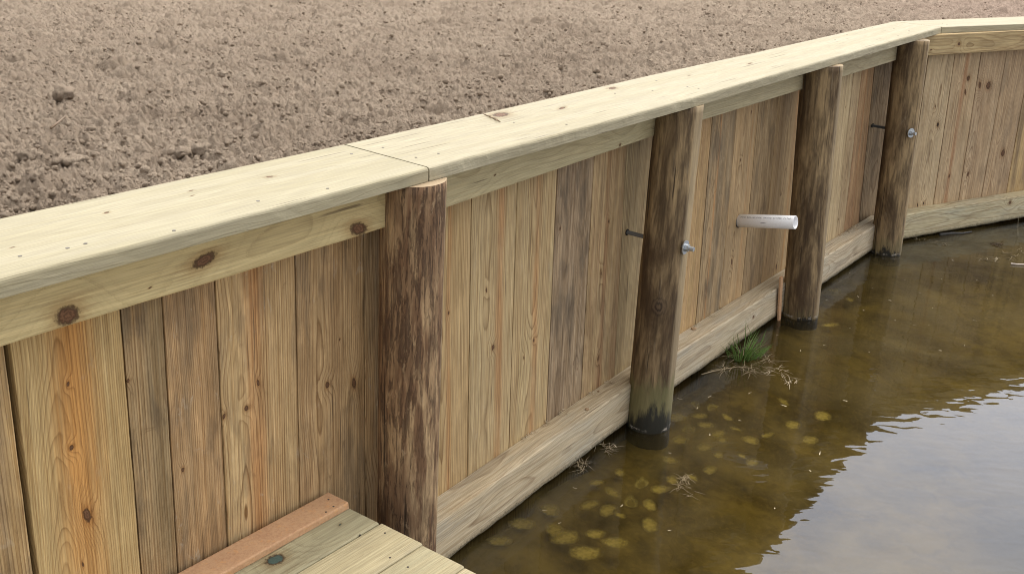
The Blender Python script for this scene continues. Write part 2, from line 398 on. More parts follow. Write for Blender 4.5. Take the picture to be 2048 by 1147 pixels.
# ------------------------------------------------------------------ upright boards, each laid between two measured seams
def plane_of(i):
    a, b = PLb[i].copy(), PLb[i + 1].copy(); a.z = b.z = ZB1
    c = (PTb[i] + PTb[i + 1]) / 2; c.z = ZR0
    d = (b - a).normalized(); n = d.cross(c - a).normalized()
    if n.dot(nrm2(i, PL)) < 0: n = -n
    return a, n, d
PLANES = [plane_of(i) for i in range(5)]
def seam(i, p, q, shift=0.):
    a, n, d = PLANES[i]
    P0, P1 = onplane(*p, a, n), onplane(*q, a, n); g_ = (P1 - P0) / (P1.z - P0.z)
    P0 = P0 + d * shift; zt = ZR1 - .002
    return P0 + g_ * (-.32 - P0.z), P0 + g_ * (zt - P0.z)
def plank(i, l, r, gap=.0023, proud=0., **k):
    a, n, d = PLANES[i]
    L0, L1 = seam(i, *l, gap); R0, R1 = seam(i, *r, -gap)
    n_ = n * proud
    fr = [0, .5, 1]
    A = [L0.lerp(L1, t) + n_ for t in fr]; B = [R0.lerp(R1, t) + n_ for t in fr]
    k.setdefault('stain', (.35, .25, 0)); k.setdefault('jag', .0012); k.setdefault('jagB', .0012)
    k.setdefault('ringw', .0065)
    for q_ in ('tint', 'tint2'):
        if q_ in k: k[q_] = tuple(c_ * m_ for c_, m_ in zip(k[q_], (1.12, 1.12, 1.07)))
    return board('plank', A, B, -n * .040, wall, M_WOOD, sub=16, bevel=.0016, **k)
sA_l = ((10, 700), (68, 1147)); sA_r = ((19, 698), (75, 1147)); sB = ((241, 628), (283, 1147)); sC = ((325, 602), (355, 1120)); sD = ((430, 567), (456, 1090))
sE = ((590, 524), (600, 1000)); sF = ((728, 480), (731, 1030)); sG = ((824, 440), (816, 1030)); sL = ((-160, 745), (-88, 1147))
# left of the frame
for x in (-340, -520, -720):
    pass
plank(0, sL, sA_l, tint=GREY, tint2=TAN, stain=(.5, .2, 0), ringw=.007)
plank(0, sA_r, sB, tint=(.46, .345, .185), tint2=(.41, .30, .155), heart=(150, 850, .052, 1.0), hcol=(.50, .25, .075), pith=(.085, .075), ringw=.0045,
      knots=[(140, 895, .006), (172, 1030, .011), (133, 768, .004), (164, 1128, .003)], stain=(.05, .12, 1.05), proud=.002,
      label='wide pale plank with a broad orange streak down its middle')
plank(0, sB, sC, tint=(.27, .205, .125), tint2=(.33, .23, .13), stain=(.45, .12, 0), pith=(-.15, .1), ringw=.0055, knots=[(256, 760, .004)])
plank(0, sC, sD, tint=(.39, .26, .145), tint2=(.32, .225, .135), stain=(.35, .45, 0), pith=(.30, .03), ringw=.0055, knots=[(367, 937, .005)])
plank(0, sD, sE, tint=(.47, .35, .205), tint2=(.41, .29, .165), heart=(512, 760, .030, .95), hcol=(.43, .225, .095), pith=(.07, .05), ringw=.0072,
      knots=[(492, 815, .007), (515, 765, .005), (448, 830, .005)], stain=(.3, .5, 1.25), proud=.001)
plank(0, sE, sF, tint=(.42, .30, .175), tint2=(.36, .25, .145), pith=(.09, .05), ringw=.0075, knots=[(657, 768, .009), (712, 765, .010), (683, 677, .003)], stain=(.4, .3, 1.25))
plank(0, sF, sG, tint=PINK, tint2=GREY, pith=(.2, .2), stain=(.3, .5, 0), gap=.003)
# seg 2
sG2 = sG; sH = ((943, 400), (935, 945)); sI = ((1035, 372), (1018, 889)); sJ = ((1115, 338), (1093, 838)); sK = ((1189, 311), (1162, 790)); sL2 = ((1253.5, 297), (1229, 750)); sM = ((1357, 262), (1305, 715))
plank(1, sG2, sH, tint=(.42, .305, .165), tint2=(.47, .345, .195), heart=(905, 700, .012, .8), hcol=(.42, .21, .08), pith=(.18, .05), ringw=.008, knots=[(905, 622, .005)], stain=(.1, .1, 1.2))
plank(1, sH, sI, tint=(.46, .355, .21), tint2=(.42, .32, .19), heart=(995, 700, .020, .85), hcol=(.46, .25, .11), pith=(.09, .05), ringw=.008, knots=[(985, 695, .009), (972, 580, .005)], stain=(.1, .2, 0))
plank(1, sI, sJ, tint=(.47, .37, .22), tint2=(.43, .32, .185), heart=(1075, 500, .018, .75), hcol=(.46, .25, .11), pith=(.12, .07), ringw=.008, knots=[(1068, 680, .006), (1048, 715, .004)], stain=(.12, .2, 0), gap=.002)
plank(1, sJ, sK, tint=(.27, .205, .145), tint2=(.33, .255, .18), pith=(.07, -.08), ringw=.010, knots=[(1120, 457, .006)], stain=(.6, .1, 0),
      label='weathered grey brown plank between paler planks')
plank(1, sK, sL2, tint=(.36, .25, .15), tint2=(.45, .34, .205), heart=(1222, 400, .016, .7), hcol=(.27, .13, .065), pith=(.12, .1), knots=[(1222, 440, .006), (1205, 545, .006), (1198, 715, .006)], stain=(.25, .1, 0))
plank(1, sL2, sM, tint=(.44, .35, .215), tint2=(.40, .31, .185), heart=(1281, 500, .006, 1.), hcol=(.47, .27, .12), pith=(-.2, .2), knots=[(1286, 412, .005)], stain=(.15, .1, 0), gap=.002)
# seg 3
sN = ((1424.7, 238), (1395, 600)); sO = ((1474, 221), (1440, 605)); sP = ((1518, 208), (1483.6, 585)); sQ = ((1558, 193), (1523, 558)); sR = ((1643, 165), (1602, 520))
plank(2, sM, sN, tint=PINK, tint2=TAN, pith=(.3, .1), stain=(.2, .1, 0))
plank(2, sN, sO, tint=(.25, .195, .13), tint2=(.35, .26, .16), heart=(1428, 420, .006, .6), pith=(.07, .07), stain=(.55, .2, 0), proud=.001)
plank(2, sO, sP, tint=(.42, .30, .175), tint2=(.38, .28, .17), heart=(1497, 350, .012, .5), hcol=(.46, .27, .13), pith=(.1, .06), knots=[(1482, 320, .005), (1464, 523, .009), (1505, 222, .005), (1458, 455, .004)], stain=(.1, .05, 0), gap=.0025)
plank(2, sP, sQ, tint=(.34, .255, .16), tint2=(.27, .195, .12), pith=(.07, -.05), ringw=.009, stain=(.4, .1, 0))
plank(2, sQ, sR, tint=(.42, .31, .18), tint2=(.37, .26, .15), heart=(1573, 420, .014, .8), hcol=(.46, .25, .10), pith=(.15, .06), knots=[(1571, 340, .005), (1552, 535, .009)], stain=(.1, .1, 0))
# seg 4
sS = ((1707, 149), (1673, 462)); sT = ((1724, 144), (1689, 450)); sU = ((1749, 134), (1719, 433))
plank(3, sR, sS, tint=(.48, .385, .25), tint2=(.43, .335, .215), pith=(.2, .1), knots=[(1700, 205, .006)], stain=(.1, .05, 0))
plank(3, sS, sT, tint=(.42, .325, .21), tint2=(.37, .28, .18), pith=(.05, .04), knots=[(1677, 440, .005)], stain=(.2, .05, 0))
plank(3, sT, sU, tint=(.32, .205, .125), tint2=(.40, .27, .16), heart=(1722, 300, .010, .7), hcol=(.36, .16, .07), pith=(.1, .03), stain=(.3, .2, 0), gap=.002)
# seg 5
sV = ((1803, 127), (1766, 427)); sW = ((1856, 118), (1813, 420)); sX = ((1909.5, 113.6), (1866, 412)); sY = ((1962, 109), (1917, 402)); sZ = ((2013.6, 106), (1963, 391)); s0 = ((2063, 103), (2012.6, 383.5))
def ext(i): return ((2063 + 50 * i, 103 - 3 * i), (2012.6 + 49.5 * i, 383.5 - 8 * i))
plank(4, sU, sV, tint=(.31, .235, .16), tint2=(.37, .28, .19), pith=(.1, .2), stain=(.35, .1, 0))
plank(4, sV, sW, tint=(.31, .235, .16), tint2=(.36, .27, .18), pith=(.1, .2), stain=(.3, .1, 0), knots=[(1765, 292, .007)])
plank(4, sW, sX, tint=(.50, .40, .275), tint2=(.44, .34, .225), pith=(.15, .08), knots=[(1878, 247, .014), (1872, 212, .006), (1848, 405, .008), (1835, 411, .007)], stain=(.15, .1, 0), gap=.003, kcol=(.03, .018, .01, .9))
plank(4, sX, sY, tint=(.48, .37, .25), tint2=(.43, .32, .21), heart=(1913, 260, .020, .8), hcol=(.38, .185, .09), pith=(.08, .05), knots=[(1938, 155, .017), (1932, 183, .011), (1899, 352, .009)], stain=(.15, .1, 0), gap=.003)
plank(4, sY, sZ, tint=(.46, .35, .24), tint2=(.39, .285, .19), pith=(.05, .05), knots=[(1974, 172, .024), (1958, 174, .012), (1935, 350, .011)], stain=(.2, .3, 0), gap=.003)
plank(4, sZ, s0, tint=(.38, .28, .19), tint2=(.43, .32, .215), pith=(.08, -.04), ringw=.010, knots=[(2007, 305, .024), (2038, 362, .010)], stain=(.3, .1, 0), gap=.0025)
prev = s0
for i in range(1, 5):
    plank(4, prev, ext(i), tint=random.choice((TAN, TAN2, PINK)), tint2=random.choice((TAN, TAN2, GREY)), stain=(.2, .1, 0)); prev = ext(i)
# outside the frame: more of the same boards, by distance along the wall
def plank_s(i, s0_, s1_, base):
    a, n, d = PLANES[i]; zt = ZR1 - .002
    lean = Vector((0, 0, 1)); lean = (lean - n * lean.dot(n)).normalized()
    f = lambda s, z: base + d * s + lean * ((z - base.z) / lean.z)
    A = [f(s0_ + .0012, z) for z in (-.32, .5, zt)]; B = [f(s1_ - .0012, z) for z in (-.32, .5, zt)]
    board('plank', A, B, -n * .04, wall, M_WOOD, tint=random.choice((TAN, TAN2, PINK, BROWN)), tint2=random.choice((TAN, TAN2, GREY)), stain=(.3, .2, 0), sub=4, bevel=.0035)
a0, n0, d0 = PLANES[0]; bL = onplane(*sL[0], a0, n0)
for j in range(10): plank_s(0, -.185 * (j + 1), -.185 * j, bL)
a4, n4, d4 = PLANES[4]; bR = onplane(*prev[0], a4, n4)
for j in range(22): plank_s(4, .185 * j, .185 * (j + 1), bR)
# added dark sheet behind the boards, keeps sky light out of the gaps
PTc, PLc = offs(PT, -DEPTH - .052), offs(PL, -DEPTH - .052)
M_BACKING, g = newmat('added_backing'); finish(g, g.mix(g.noise(None, 60, 3), (.012, .012, .012), (.022, .02, .018)), .95)
vs, fs = [], []
for i in range(len(PTc)):
    for P_, off in ((PLc, 0), ):
        pass
    nn = nrm2(min(i, 4), PL)
    vs += [PLc[i] + V(0, 0, -.4), PTc[i] + V(0, 0, 1.355), PTc[i] - nn * .006 + V(0, 0, 1.355), PLc[i] - nn * .006 + V(0, 0, -.4)]
for i in range(len(PTc) - 1):
    for j in range(4): k = (j + 1) % 4; fs.append((i * 4 + j, i * 4 + k, i * 4 + 4 + k, i * 4 + 4 + j))
fs += [(0, 1, 2, 3), tuple(len(vs) - 4 + j for j in (3, 2, 1, 0))]
mesh_obj('added_backing', vs, fs, M_BACKING, wall, smooth=False)

# ------------------------------------------------------------------ cap boards
def capboard(back, front, **k):
    A = [V(*p, CAPZ) for p in back]; B = [V(*p, CAPZ) for p in front]
    return board('cap_board', A, B, V(0, 0, -CAPT), wall, M_WOOD, **k)
dcap = (Vector((-.508, 3.081)) - Vector((-1.129, 2.252))).normalized()
def along(p, d, s): return (p[0] + d[0] * s, p[1] + d[1] * s)
CT1, CT2 = (.365, .328, .228), (.335, .298, .196)
cap1 = capboard([along((-1.129, 2.252), dcap, -2.3), (-1.129, 2.252), (-.510, 3.078)], [along((-.957, 1.862), dcap, -2.3), (-.957, 1.862), (-.2365, 2.8275)],
    tint=CT1, tint2=CT2, pith=(.20, -.09), ringw=.009, knots=[(202, 433, .0065), (372, 388, .004), (547, 359, .008), (390, 398, .003), (60, 500, .003)], stain=(.05, .0, .13), bevel=.009, jagB=.004, sub=24, nbev=3,
    label='nearest cap board, pale, running out of the left of the picture')
cap2 = capboard([(-.506, 3.084), (-.20, 3.505), (.180, 4.035), (.554, 4.567), (1.128, 5.345), (1.75, 6.215), (2.400, 7.118)],
    [(-.233, 2.832), (.06, 3.227), (.30, 3.55), (.655, 4.045), (1.29, 4.957), (1.90, 5.83), (2.628, 6.868)],
    tint=(.37, .332, .235), tint2=(.34, .302, .205), pith=(.16, -.12), ringw=.011, knots=[(982, 233, .030), (1112, 218, .011), (1192, 184, .016), (1495, 128, .009), (1365, 154, .006)],
    stain=(.05, .0, .13), bevel=.010, jagB=.004, sub=26, nbev=3, label='long curved cap board with a splintered knot at its back edge')
d5 = Vector((3.53 - 2.403, 7.754 - 7.12)).normalized()
cap3 = capboard([(2.406, 7.1215), along((2.403, 7.12), d5, 1.3), along((2.403, 7.12), d5, 6)], [(2.633, 6.8695), along((2.643, 6.853), d5, 1.1), along((2.643, 6.853), d5, 5.8)],
    tint=(.37, .332, .235), tint2=(.345, .307, .21), pith=(.1, -.2), ringw=.009, stain=(.05, .0, .12), bevel=.004, sub=16, label='far cap board turning to the right')
# splinters standing out of the torn knot at the back edge of the long cap
_sp = []
for k_ in range(9):
    a_ = onz(966 + k_ * 3.5, 226 + k_ * 1.6, CAPZ + .001); b_ = onz(966 + k_ * 3.5 + random.uniform(6, 15), 226 + k_ * 1.6 + random.uniform(2, 7), CAPZ + random.uniform(.004, .011))
    d_ = b_ - a_; s_ = d_.cross(V(0, 0, 1)).normalized() * random.uniform(.0015, .004); _sp.append((a_, b_, s_))
SPLINTERS = _sp
# nail heads
M_NAIL, g = newmat('nail_steel'); finish(g, g.mix(g.noise(None, 900, 2), (.05, .045, .04), (.16, .14, .12)), .5, metal=.6)
def disc(c, n, r, h, seg=10):
    n = n.normalized(); t = n.orthogonal().normalized(); b = n.cross(t)
    vs, fs = [], []
    for hh in (0, h):
        for k in range(seg): a = 2 * math.pi * k / seg; vs.append(c + n * hh + (t * math.cos(a) + b * math.sin(a)) * r)
    fs.append(tuple(range(seg))[::-1]); fs.append(tuple(seg + k for k in range(seg)))
    for k in range(seg): j = (k + 1) % seg; fs.append((k, j, seg + j, seg + k))
    return vs, fs
def nail(parent, px, py, z=CAPZ, r=.0042):
    p = onz(px, py, z); vs, fs = disc(p - V(0, 0, .002), V(0, 0, 1), r, .0028)
    mesh_obj('nail', vs, fs, M_NAIL, parent, smooth=False)
for x, y in ((135, 496), (171, 487), (516, 402), (348, 461), (703, 308), (766, 295), (832, 315), (40, 512), (655, 377)): nail(cap1, x, y)
for x, y in ((828, 313), (856, 322), (877, 307), (1028, 245), (1133, 249), (1230, 187), (1305, 181), (1313, 162), (1375, 174), (1397, 177), (1694, 70), (1745, 55), (1788, 57), (1818, 62), (1670, 79), (1730, 60), (1796, 71)):
    if x > 870: nail(cap2, x, y)
for x, y in ((1885, 47), (1894, 49)): nail(cap3, x, y)

# ------------------------------------------------------------------ piling bark/wood
def make_log(name, fresh):
    m_, g = newmat(name)
    wc = g.attr('wc')[1]; seed = g.attr('seed', 'OBJECT')[2]
    P = g.vm('ADD', wc, g.vm('SCALE', V(7.3, 3.7, 5.1), None, scale=seed))
    z = g.sep(g.n('ShaderNodeNewGeometry').outputs[0])[2]
    a1 = g.noise(g.vm('MULTIPLY', P, V(9, 9, 2.2)), 1.0, 5, .65, .5)
    a2 = g.noise(g.vm('MULTIPLY', P, V(48, 48, 5)), 1.0, 4, .62, .3)
    a3 = g.noise(g.vm('MULTIPLY', P, V(150, 150, 14)), 1.0, 3, .6)
    a4 = g.noise(g.vm('MULTIPLY', P, V(58, 58, 6.5)), 1.0, 6, .8, .4)
    if fresh:
        col = g.mix(g.mr(a1, .36, .60, 0, 1, True), (.20, .12, .065), (.44, .30, .165))
        col = g.mix(g.mr(a2, .40, .62, 0, 1, True), col, (.17, .095, .05))
        col = g.mix(g.m('MULTIPLY', g.m('MULTIPLY', g.mr(a4, .49, .56, 0, 1, True), g.mr(a1, .62, .45, .15, 1)), .74), col, (.068, .037, .022))       # dark bark scales
        col = g.mix(g.m('MULTIPLY', g.mr(g.noise(g.vm('MULTIPLY', P, V(40, 40, 13)), 1., 5, .75, .4), .60, .66), .8), col, (.36, .25, .145))
    else:
        col = g.mix(g.mr(a1, .34, .66, 0, 1, True), (.085, .052, .026), (.36, .255, .135))
        col = g.mix(g.m('MULTIPLY', g.mr(a2, .42, .66, 0, 1, True), .72), col, (.055, .034, .018))
        col = g.mix(g.m('MULTIPLY', g.mr(a4, .58, .68, 0, 1, True), .35), col, (.30, .245, .17))
    col = g.mix(1.0, col, g.comb(*[g.mr(a3, .25, .75, .72, 1.2)] * 3), 'MULTIPLY')
    # pale band: sawn strip on the nearest log, painted light on the others' right sides
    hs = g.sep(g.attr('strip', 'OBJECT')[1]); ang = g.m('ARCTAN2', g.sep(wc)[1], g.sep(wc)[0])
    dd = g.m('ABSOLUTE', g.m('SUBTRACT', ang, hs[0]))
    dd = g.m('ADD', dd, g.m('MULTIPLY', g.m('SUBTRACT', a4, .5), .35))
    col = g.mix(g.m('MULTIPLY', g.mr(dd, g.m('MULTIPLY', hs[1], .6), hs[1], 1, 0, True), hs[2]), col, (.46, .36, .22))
    # knot
    kk = g.attr('knot', 'OBJECT')[1]; kx = g.sep(kk)
    ka = g.m('DIVIDE', g.m('SUBTRACT', ang, kx[0]), .36); kz = g.m('DIVIDE', g.m('SUBTRACT', z, kx[1]), .042)
    kd = g.m('ADD', g.m('SQRT', g.m('ADD', g.m('MULTIPLY', ka, ka), g.m('MULTIPLY', kz, kz))), g.m('MULTIPLY', g.m('SUBTRACT', a4, .5), 1.2))
    km = g.m('MULTIPLY', g.mr(kd, .5, 1.3, 1, 0, True), kx[2])
    col = g.mix(g.m('MULTIPLY', km, .75), col, g.mix(g.mr(g.m('SINE', g.m('MULTIPLY', kd, 13)), -1, 1), (.02, .013, .01), (.13, .085, .05)))
    # thin vertical checks
    ck = g.noise(g.vm('MULTIPLY', P, V(75, 75, 1.6)), 1.0, 2, .4)
    ckm = g.mr(ck, .70, .73); col = g.mix(g.m('MULTIPLY', ckm, .75), col, (.02, .014, .01))
    # waterline: green band, black soaked foot with a torn upper edge, pale scum ring
    tear = g.noise(g.vm('MULTIPLY', P, V(38, 38, 7)), 1.0, 4, .7)
    wet = g.attr('wet', 'OBJECT'); ws = g.sep(wet[1])
    gz = g.m('MULTIPLY_ADD', g.m('SUBTRACT', tear, .5), -.30, z)
    col = g.mix(g.m('MULTIPLY', g.mr(gz, g.m('MULTIPLY', ws[0], 1.15), g.m('MULTIPLY', ws[0], 1.9), 1, 0, True), ws[1]), col, (.16, .15, .065))
    gz2 = g.m('MULTIPLY_ADD', g.m('SUBTRACT', tear, .5), -.26, g.m('MULTIPLY_ADD', g.m('ABSOLUTE', g.m('SUBTRACT', ang, ws[2])), .055, z))
    col = g.mix(g.m('MULTIPLY', g.mr(gz2, g.m('MULTIPLY', ws[0], .55), g.m('MULTIPLY', ws[0], 1.05), 1, 0, True), .93), col, (.017, .017, .016))
    sc = g.noise(P, 70, 4, .7)
    scz = g.m('ABSOLUTE', g.m('SUBTRACT', g.m('MULTIPLY_ADD', g.m('SUBTRACT', sc, .5), .045, z), .014))
    col = g.mix(g.m('MULTIPLY', g.mr(scz, .0015, .005, 1, 0), g.mr(g.noise(P, 26, 3), .42, .55)), col, (.34, .30, .25))
    h = g.m('ADD', g.m('MULTIPLY', a2, .6), g.m('MULTIPLY', a3, .6)); h = g.m('SUBTRACT', h, ckm)
    if fresh: h = g.m('ADD', h, g.m('MULTIPLY', g.mr(a4, .50, .56), .6))
    wetr = g.mr(z, .0, .12, .3, .72)
    finish(g, col, wetr, g.bump(h, .8, .004), .3)
    return m_
M_LOG1 = make_log('bark_log', True); M_LOG = make_log('weathered_log', False)
M_END, g = newmat('log_end')
wcn = g.attr('wc')[1]; xs = g.sep(wcn)
rr = g.m('SQRT', g.m('ADD', g.m('MULTIPLY', xs[0], xs[0]), g.m('MULTIPLY', xs[1], xs[1])))
fr = g.m('POWER', g.m('FRACT', g.m('MULTIPLY_ADD', g.noise(wcn, 12, 2), 1.5, g.m('DIVIDE', rr, .007))), 2.)
finish(g, g.mix(g.m('MULTIPLY', fr, .5), (.40, .31, .20), (.26, .17, .10)), .8)

def piling(base, top, r0, r1, label, fresh, strip, wetp, knot=(0, 0, 0), seed=1., notch=0.):
    root = empty('piling', (base.x, base.y, 0), label, 'piling', 'round timber pilings along the wall')
    b0 = base + (base - top) * (.45 / (top.z - base.z)); seg = 64; nr = 72
    verts, wcs, faces, mi = [], [], [], []
    for i in range(nr + 1):
        t = i / nr; c = b0.lerp(top, t); r = r0 + (r1 - r0) * t
        for k in range(seg):
            a = 2 * math.pi * k / seg; dx, dy = math.cos(a), math.sin(a)
            nz_ = mnoise.noise((dx * 1.1 + seed, dy * 1.1, c.z * 1.1)) * .045 + mnoise.noise((dx * 3.5 + seed, dy * 3.5, c.z * 4)) * .016 + mnoise.noise((dx * 12, dy * 12 + seed, c.z * 9)) * .009
            rr_ = r * (1 + nz_)
            if knot[2]: rr_ += .007 * math.exp(-((((a - knot[0] + math.pi) % (2 * math.pi)) - math.pi) / .33) ** 2 - ((c.z - knot[1]) / .045) ** 2)
            p = Vector((c.x + dx * rr_, c.y + dy * rr_, c.z)); verts.append(p); wcs.append((dx * rr_, dy * rr_, c.z))
    for i in range(nr):
        for k in range(seg): j = (k + 1) % seg; faces.append((i * seg + k, i * seg + j, (i + 1) * seg + j, (i + 1) * seg + k)); mi.append(0)
    verts.append(top.copy()); wcs.append((0, 0, top.z)); ci = len(verts) - 1
    for k in range(seg): j = (k + 1) % seg; faces.append((nr * seg + k, nr * seg + j, ci)); mi.append(1)
    o = mesh_obj('log', verts, faces, None, root, True, wcs, [M_LOG1 if fresh else M_LOG, M_END if fresh else M_LOG], mi)
    me = o.data
    for p in me.polygons:
        if p.material_index == 1: p.use_smooth = False
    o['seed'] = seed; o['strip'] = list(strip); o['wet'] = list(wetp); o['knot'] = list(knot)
    return root, o
def axis_pt(i, off, x, y):
    """point on a piling's axis seen at pixel x,y, `off` metres in front of rail segment i"""
    _, n = unit(LOWL[i]); return onplane(x, y, Vector((*LOWL[i][1 if i < 3 else 0], 0)) + n * off, n)
def axis(i, off, p0, p1, zt):
    a, b = axis_pt(i, off, *p0), axis_pt(i, off, *p1); g_ = (b - a) / (b.z - a.z); return a + g_ * (0 - a.z), a + g_ * (zt - a.z)
ztp = CAPZ - CAPT - .0015
b1, t1 = axis(1, .032, (826, 400), (812.5, 1050), ztp)
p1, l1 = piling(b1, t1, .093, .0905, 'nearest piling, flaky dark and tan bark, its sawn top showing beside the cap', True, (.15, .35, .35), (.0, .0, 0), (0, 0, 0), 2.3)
b2, t2 = axis(1, .070, (1355.5, 240), (1302.5, 780), ztp)
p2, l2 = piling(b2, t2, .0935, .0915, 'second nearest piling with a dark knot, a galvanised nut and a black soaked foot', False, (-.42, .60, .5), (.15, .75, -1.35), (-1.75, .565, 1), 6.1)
b3, t3 = axis(2, .058, (1643.5, 150), (1601.5, 600), ztp)
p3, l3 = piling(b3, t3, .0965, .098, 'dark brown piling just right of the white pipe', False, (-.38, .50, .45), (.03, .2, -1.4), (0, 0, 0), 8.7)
b4, t4 = axis(3, .068, (1823, 100), (1778, 450), ztp)
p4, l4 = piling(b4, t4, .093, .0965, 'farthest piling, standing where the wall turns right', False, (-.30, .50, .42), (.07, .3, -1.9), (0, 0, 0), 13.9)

# ------------------------------------------------------------------ tie rods, washers, nuts
M_GALV, g = newmat('galvanised_steel'); gn = g.noise(None, 500, 3)
finish(g, g.mix(gn, (.42, .45, .48), (.62, .65, .68)), g.mr(gn, .3, .7, .3, .5), metal=.85)
M_ROD, g = newmat('dull_steel_rod'); finish(g, g.mix(g.noise(None, 300, 3), (.12, .125, .13), (.24, .245, .25)), .5, metal=.5)
def tube(p, q, r, seg=16, ri=None):
    n = (q - p).normalized(); t = n.orthogonal().normalized(); b = n.cross(t); vs, fs = [], []
    for c in (p, q):
        for k in range(seg): a = 2 * math.pi * (k + .5) / seg; vs.append(c + (t * math.cos(a) + b * math.sin(a)) * r)
    for k in range(seg): j = (k + 1) % seg; fs.append((k, j, seg + j, seg + k))
    fs.append(tuple(range(seg))[::-1]); fs.append(tuple(seg + k for k in range(seg))); return vs, fs
def tierod(root, i, pr, pn, reach):  # reach: from the board face to the outer side of the piling
    a, n, d = PLANES[i]; s = onplane(*pr, a, n); s.z = s.z
    nh = Vector((n.x, n.y, 0)).normalized(); side = nh.cross(V(0, 0, 1)); e = onplane(*pn, s, side)
    dr = (e - s).normalized(); e = s + dr * ((reach + .014) / dr.dot(nh))
    vs, fs = tube(s - dr * .05, e + dr * .012, .0085); mesh_obj('tie_rod', vs, fs, M_ROD, root, False)
    w0 = e - dr * .014
    vs, fs = tube(w0, w0 + dr * .004, .0285, 28); mesh_obj('washer', vs, fs, M_GALV, root, False)
    vs, fs = tube(w0 + dr * .0045, w0 + dr * .018, .0150, 6); nut = mesh_obj('nut', vs, fs, M_GALV, root, False)
    vs, fs = tube(w0 + dr * .0185, w0 + dr * .0385, .0095, 14); mesh_obj('bolt_end', vs, fs, M_GALV, nut, False)
    # drill hole seen where the rod leaves the board
    vs, fs = tube(s + n * .0005, s + n * .0015, .014, 12); mesh_obj('drill_hole', vs, fs, M_BACKING, wall, False)
tierod(p2, 1, (1254, 464), (1377, 496), .2605)
tierod(p4, 4, (1745, 251), (1838, 269), .300)

# ------------------------------------------------------------------ white drain pipe
M_PVC, g = newmat('white_plastic'); pn_ = g.noise(None, 40, 4, .6)
finish(g, g.mix(g.mr(pn_, .45, .75), (.90, .90, .92), (.80, .79, .79)), .35, spec=.5)
M_INK, g = newmat('black_print'); finish(g, g.mix(g.noise(None, 900, 2), (.05, .05, .06), (.22, .22, .24)), .6)
a3_, n3_, d3_ = PLANES[2]
pb = onplane(1478, 441, a3_, n3_); nh = Vector((n3_.x, n3_.y, 0)).normalized()
pt = onplane(1591, 444.5, pb, nh.cross(V(0, 0, 1)))
pd = (pt - pb).normalized(); RO, RI = .0325, .0275
def pipe_mesh(p, q, ro, ri, seg=40):
    n = (q - p).normalized(); u_ = V(0, 0, 1); t = (u_ - n * u_.dot(n)).normalized(); b = n.cross(t); vs, fs = [], []
    prof = [(p, ri), (p, ro), (q - n * .0012, ro), (q, ro - .0012), (q, ri + .001), (q - n * .001, ri)]
    for c, r in prof:
        for k in range(seg): a = 2 * math.pi * k / seg; vs.append(c + (t * math.cos(a) + b * math.sin(a)) * r)
    m_ = len(prof)
    for i in range(m_):
        i2 = (i + 1) % m_
        for k in range(seg): j = (k + 1) % seg; fs.append((i * seg + k, i * seg + j, i2 * seg + j, i2 * seg + k))
    return vs, fs, t, b
proot = empty('drain_pipe', pb, 'short white plastic pipe sticking out of the wall over the water', 'pipe')
vs, fs, pt_t, pt_b = pipe_mesh(pb - pd * .08, pt, RO, RI)
mesh_obj('pipe_tube', vs, fs, M_PVC, proot, True)
vs, fs = tube(pb + n3_ * .0004 - pd * .001, pb + n3_ * .0012, .0355, 24); mesh_obj('drill_hole', vs, fs, M_BACKING, proot, False)
def pipe_text(txt, size, s0_, ang0, length):
    cu = bpy.data.curves.new('print', 'FONT'); cu.body = txt; cu.size = size
    to = bpy.data.objects.new('print', cu); COL.objects.link(to)
    bpy.context.view_layer.update()
    me = bpy.data.meshes.new_from_object(to.evaluated_get(bpy.context.evaluated_depsgraph_get()))
    co = np.array([v.co[:] for v in me.vertices]); fcs = [tuple(p.vertices) for p in me.polygons]
    bpy.data.objects.remove(to); bpy.data.meshes.remove(me)
    co[:, 0] *= length / co[:, 0].max(); out = []
    for x_, y_, _ in co:
        a = ang0 + y_ / RO
        out.append(pb + pd * (s0_ + x_) + (pt_t * math.cos(a) + pt_b * math.sin(a)) * (RO + .0006))
    return mesh_obj('printed_line', out, fcs, M_INK, proot, False)
# the camera side of the pipe
sgn = -1 if (pt_b.dot(CP - pb) < 0) else 1
def _ang(deg): return sgn * rad(deg)
if sgn < 0: pipe_text('PVC SCH40 PIPE  PR160  D1785  F1760', .010, .02, _ang(52), .26)
else:
    pt_b = -pt_b; pipe_text('PVC SCH40 PIPE  PR160  D1785  F1760', .010, .02, -rad(52), .26)
# ink dash lower on the barrel
pts_, fc_ = [], []
for k in range(9):
    for da in (-.05, .05):
        a = -rad(92) + da * math.sin(math.pi * (k + .6) / 9.2); pts_.append(pb + pd * (.125 + .032 * k / 8) + (pt_t * math.cos(a) + pt_b * math.sin(a)) * (RO + .0006))
for k in range(8): fc_.append((2 * k, 2 * k + 1, 2 * k + 3, 2 * k + 2))
mesh_obj('printed_dash', pts_, fc_, M_INK, proot, False)

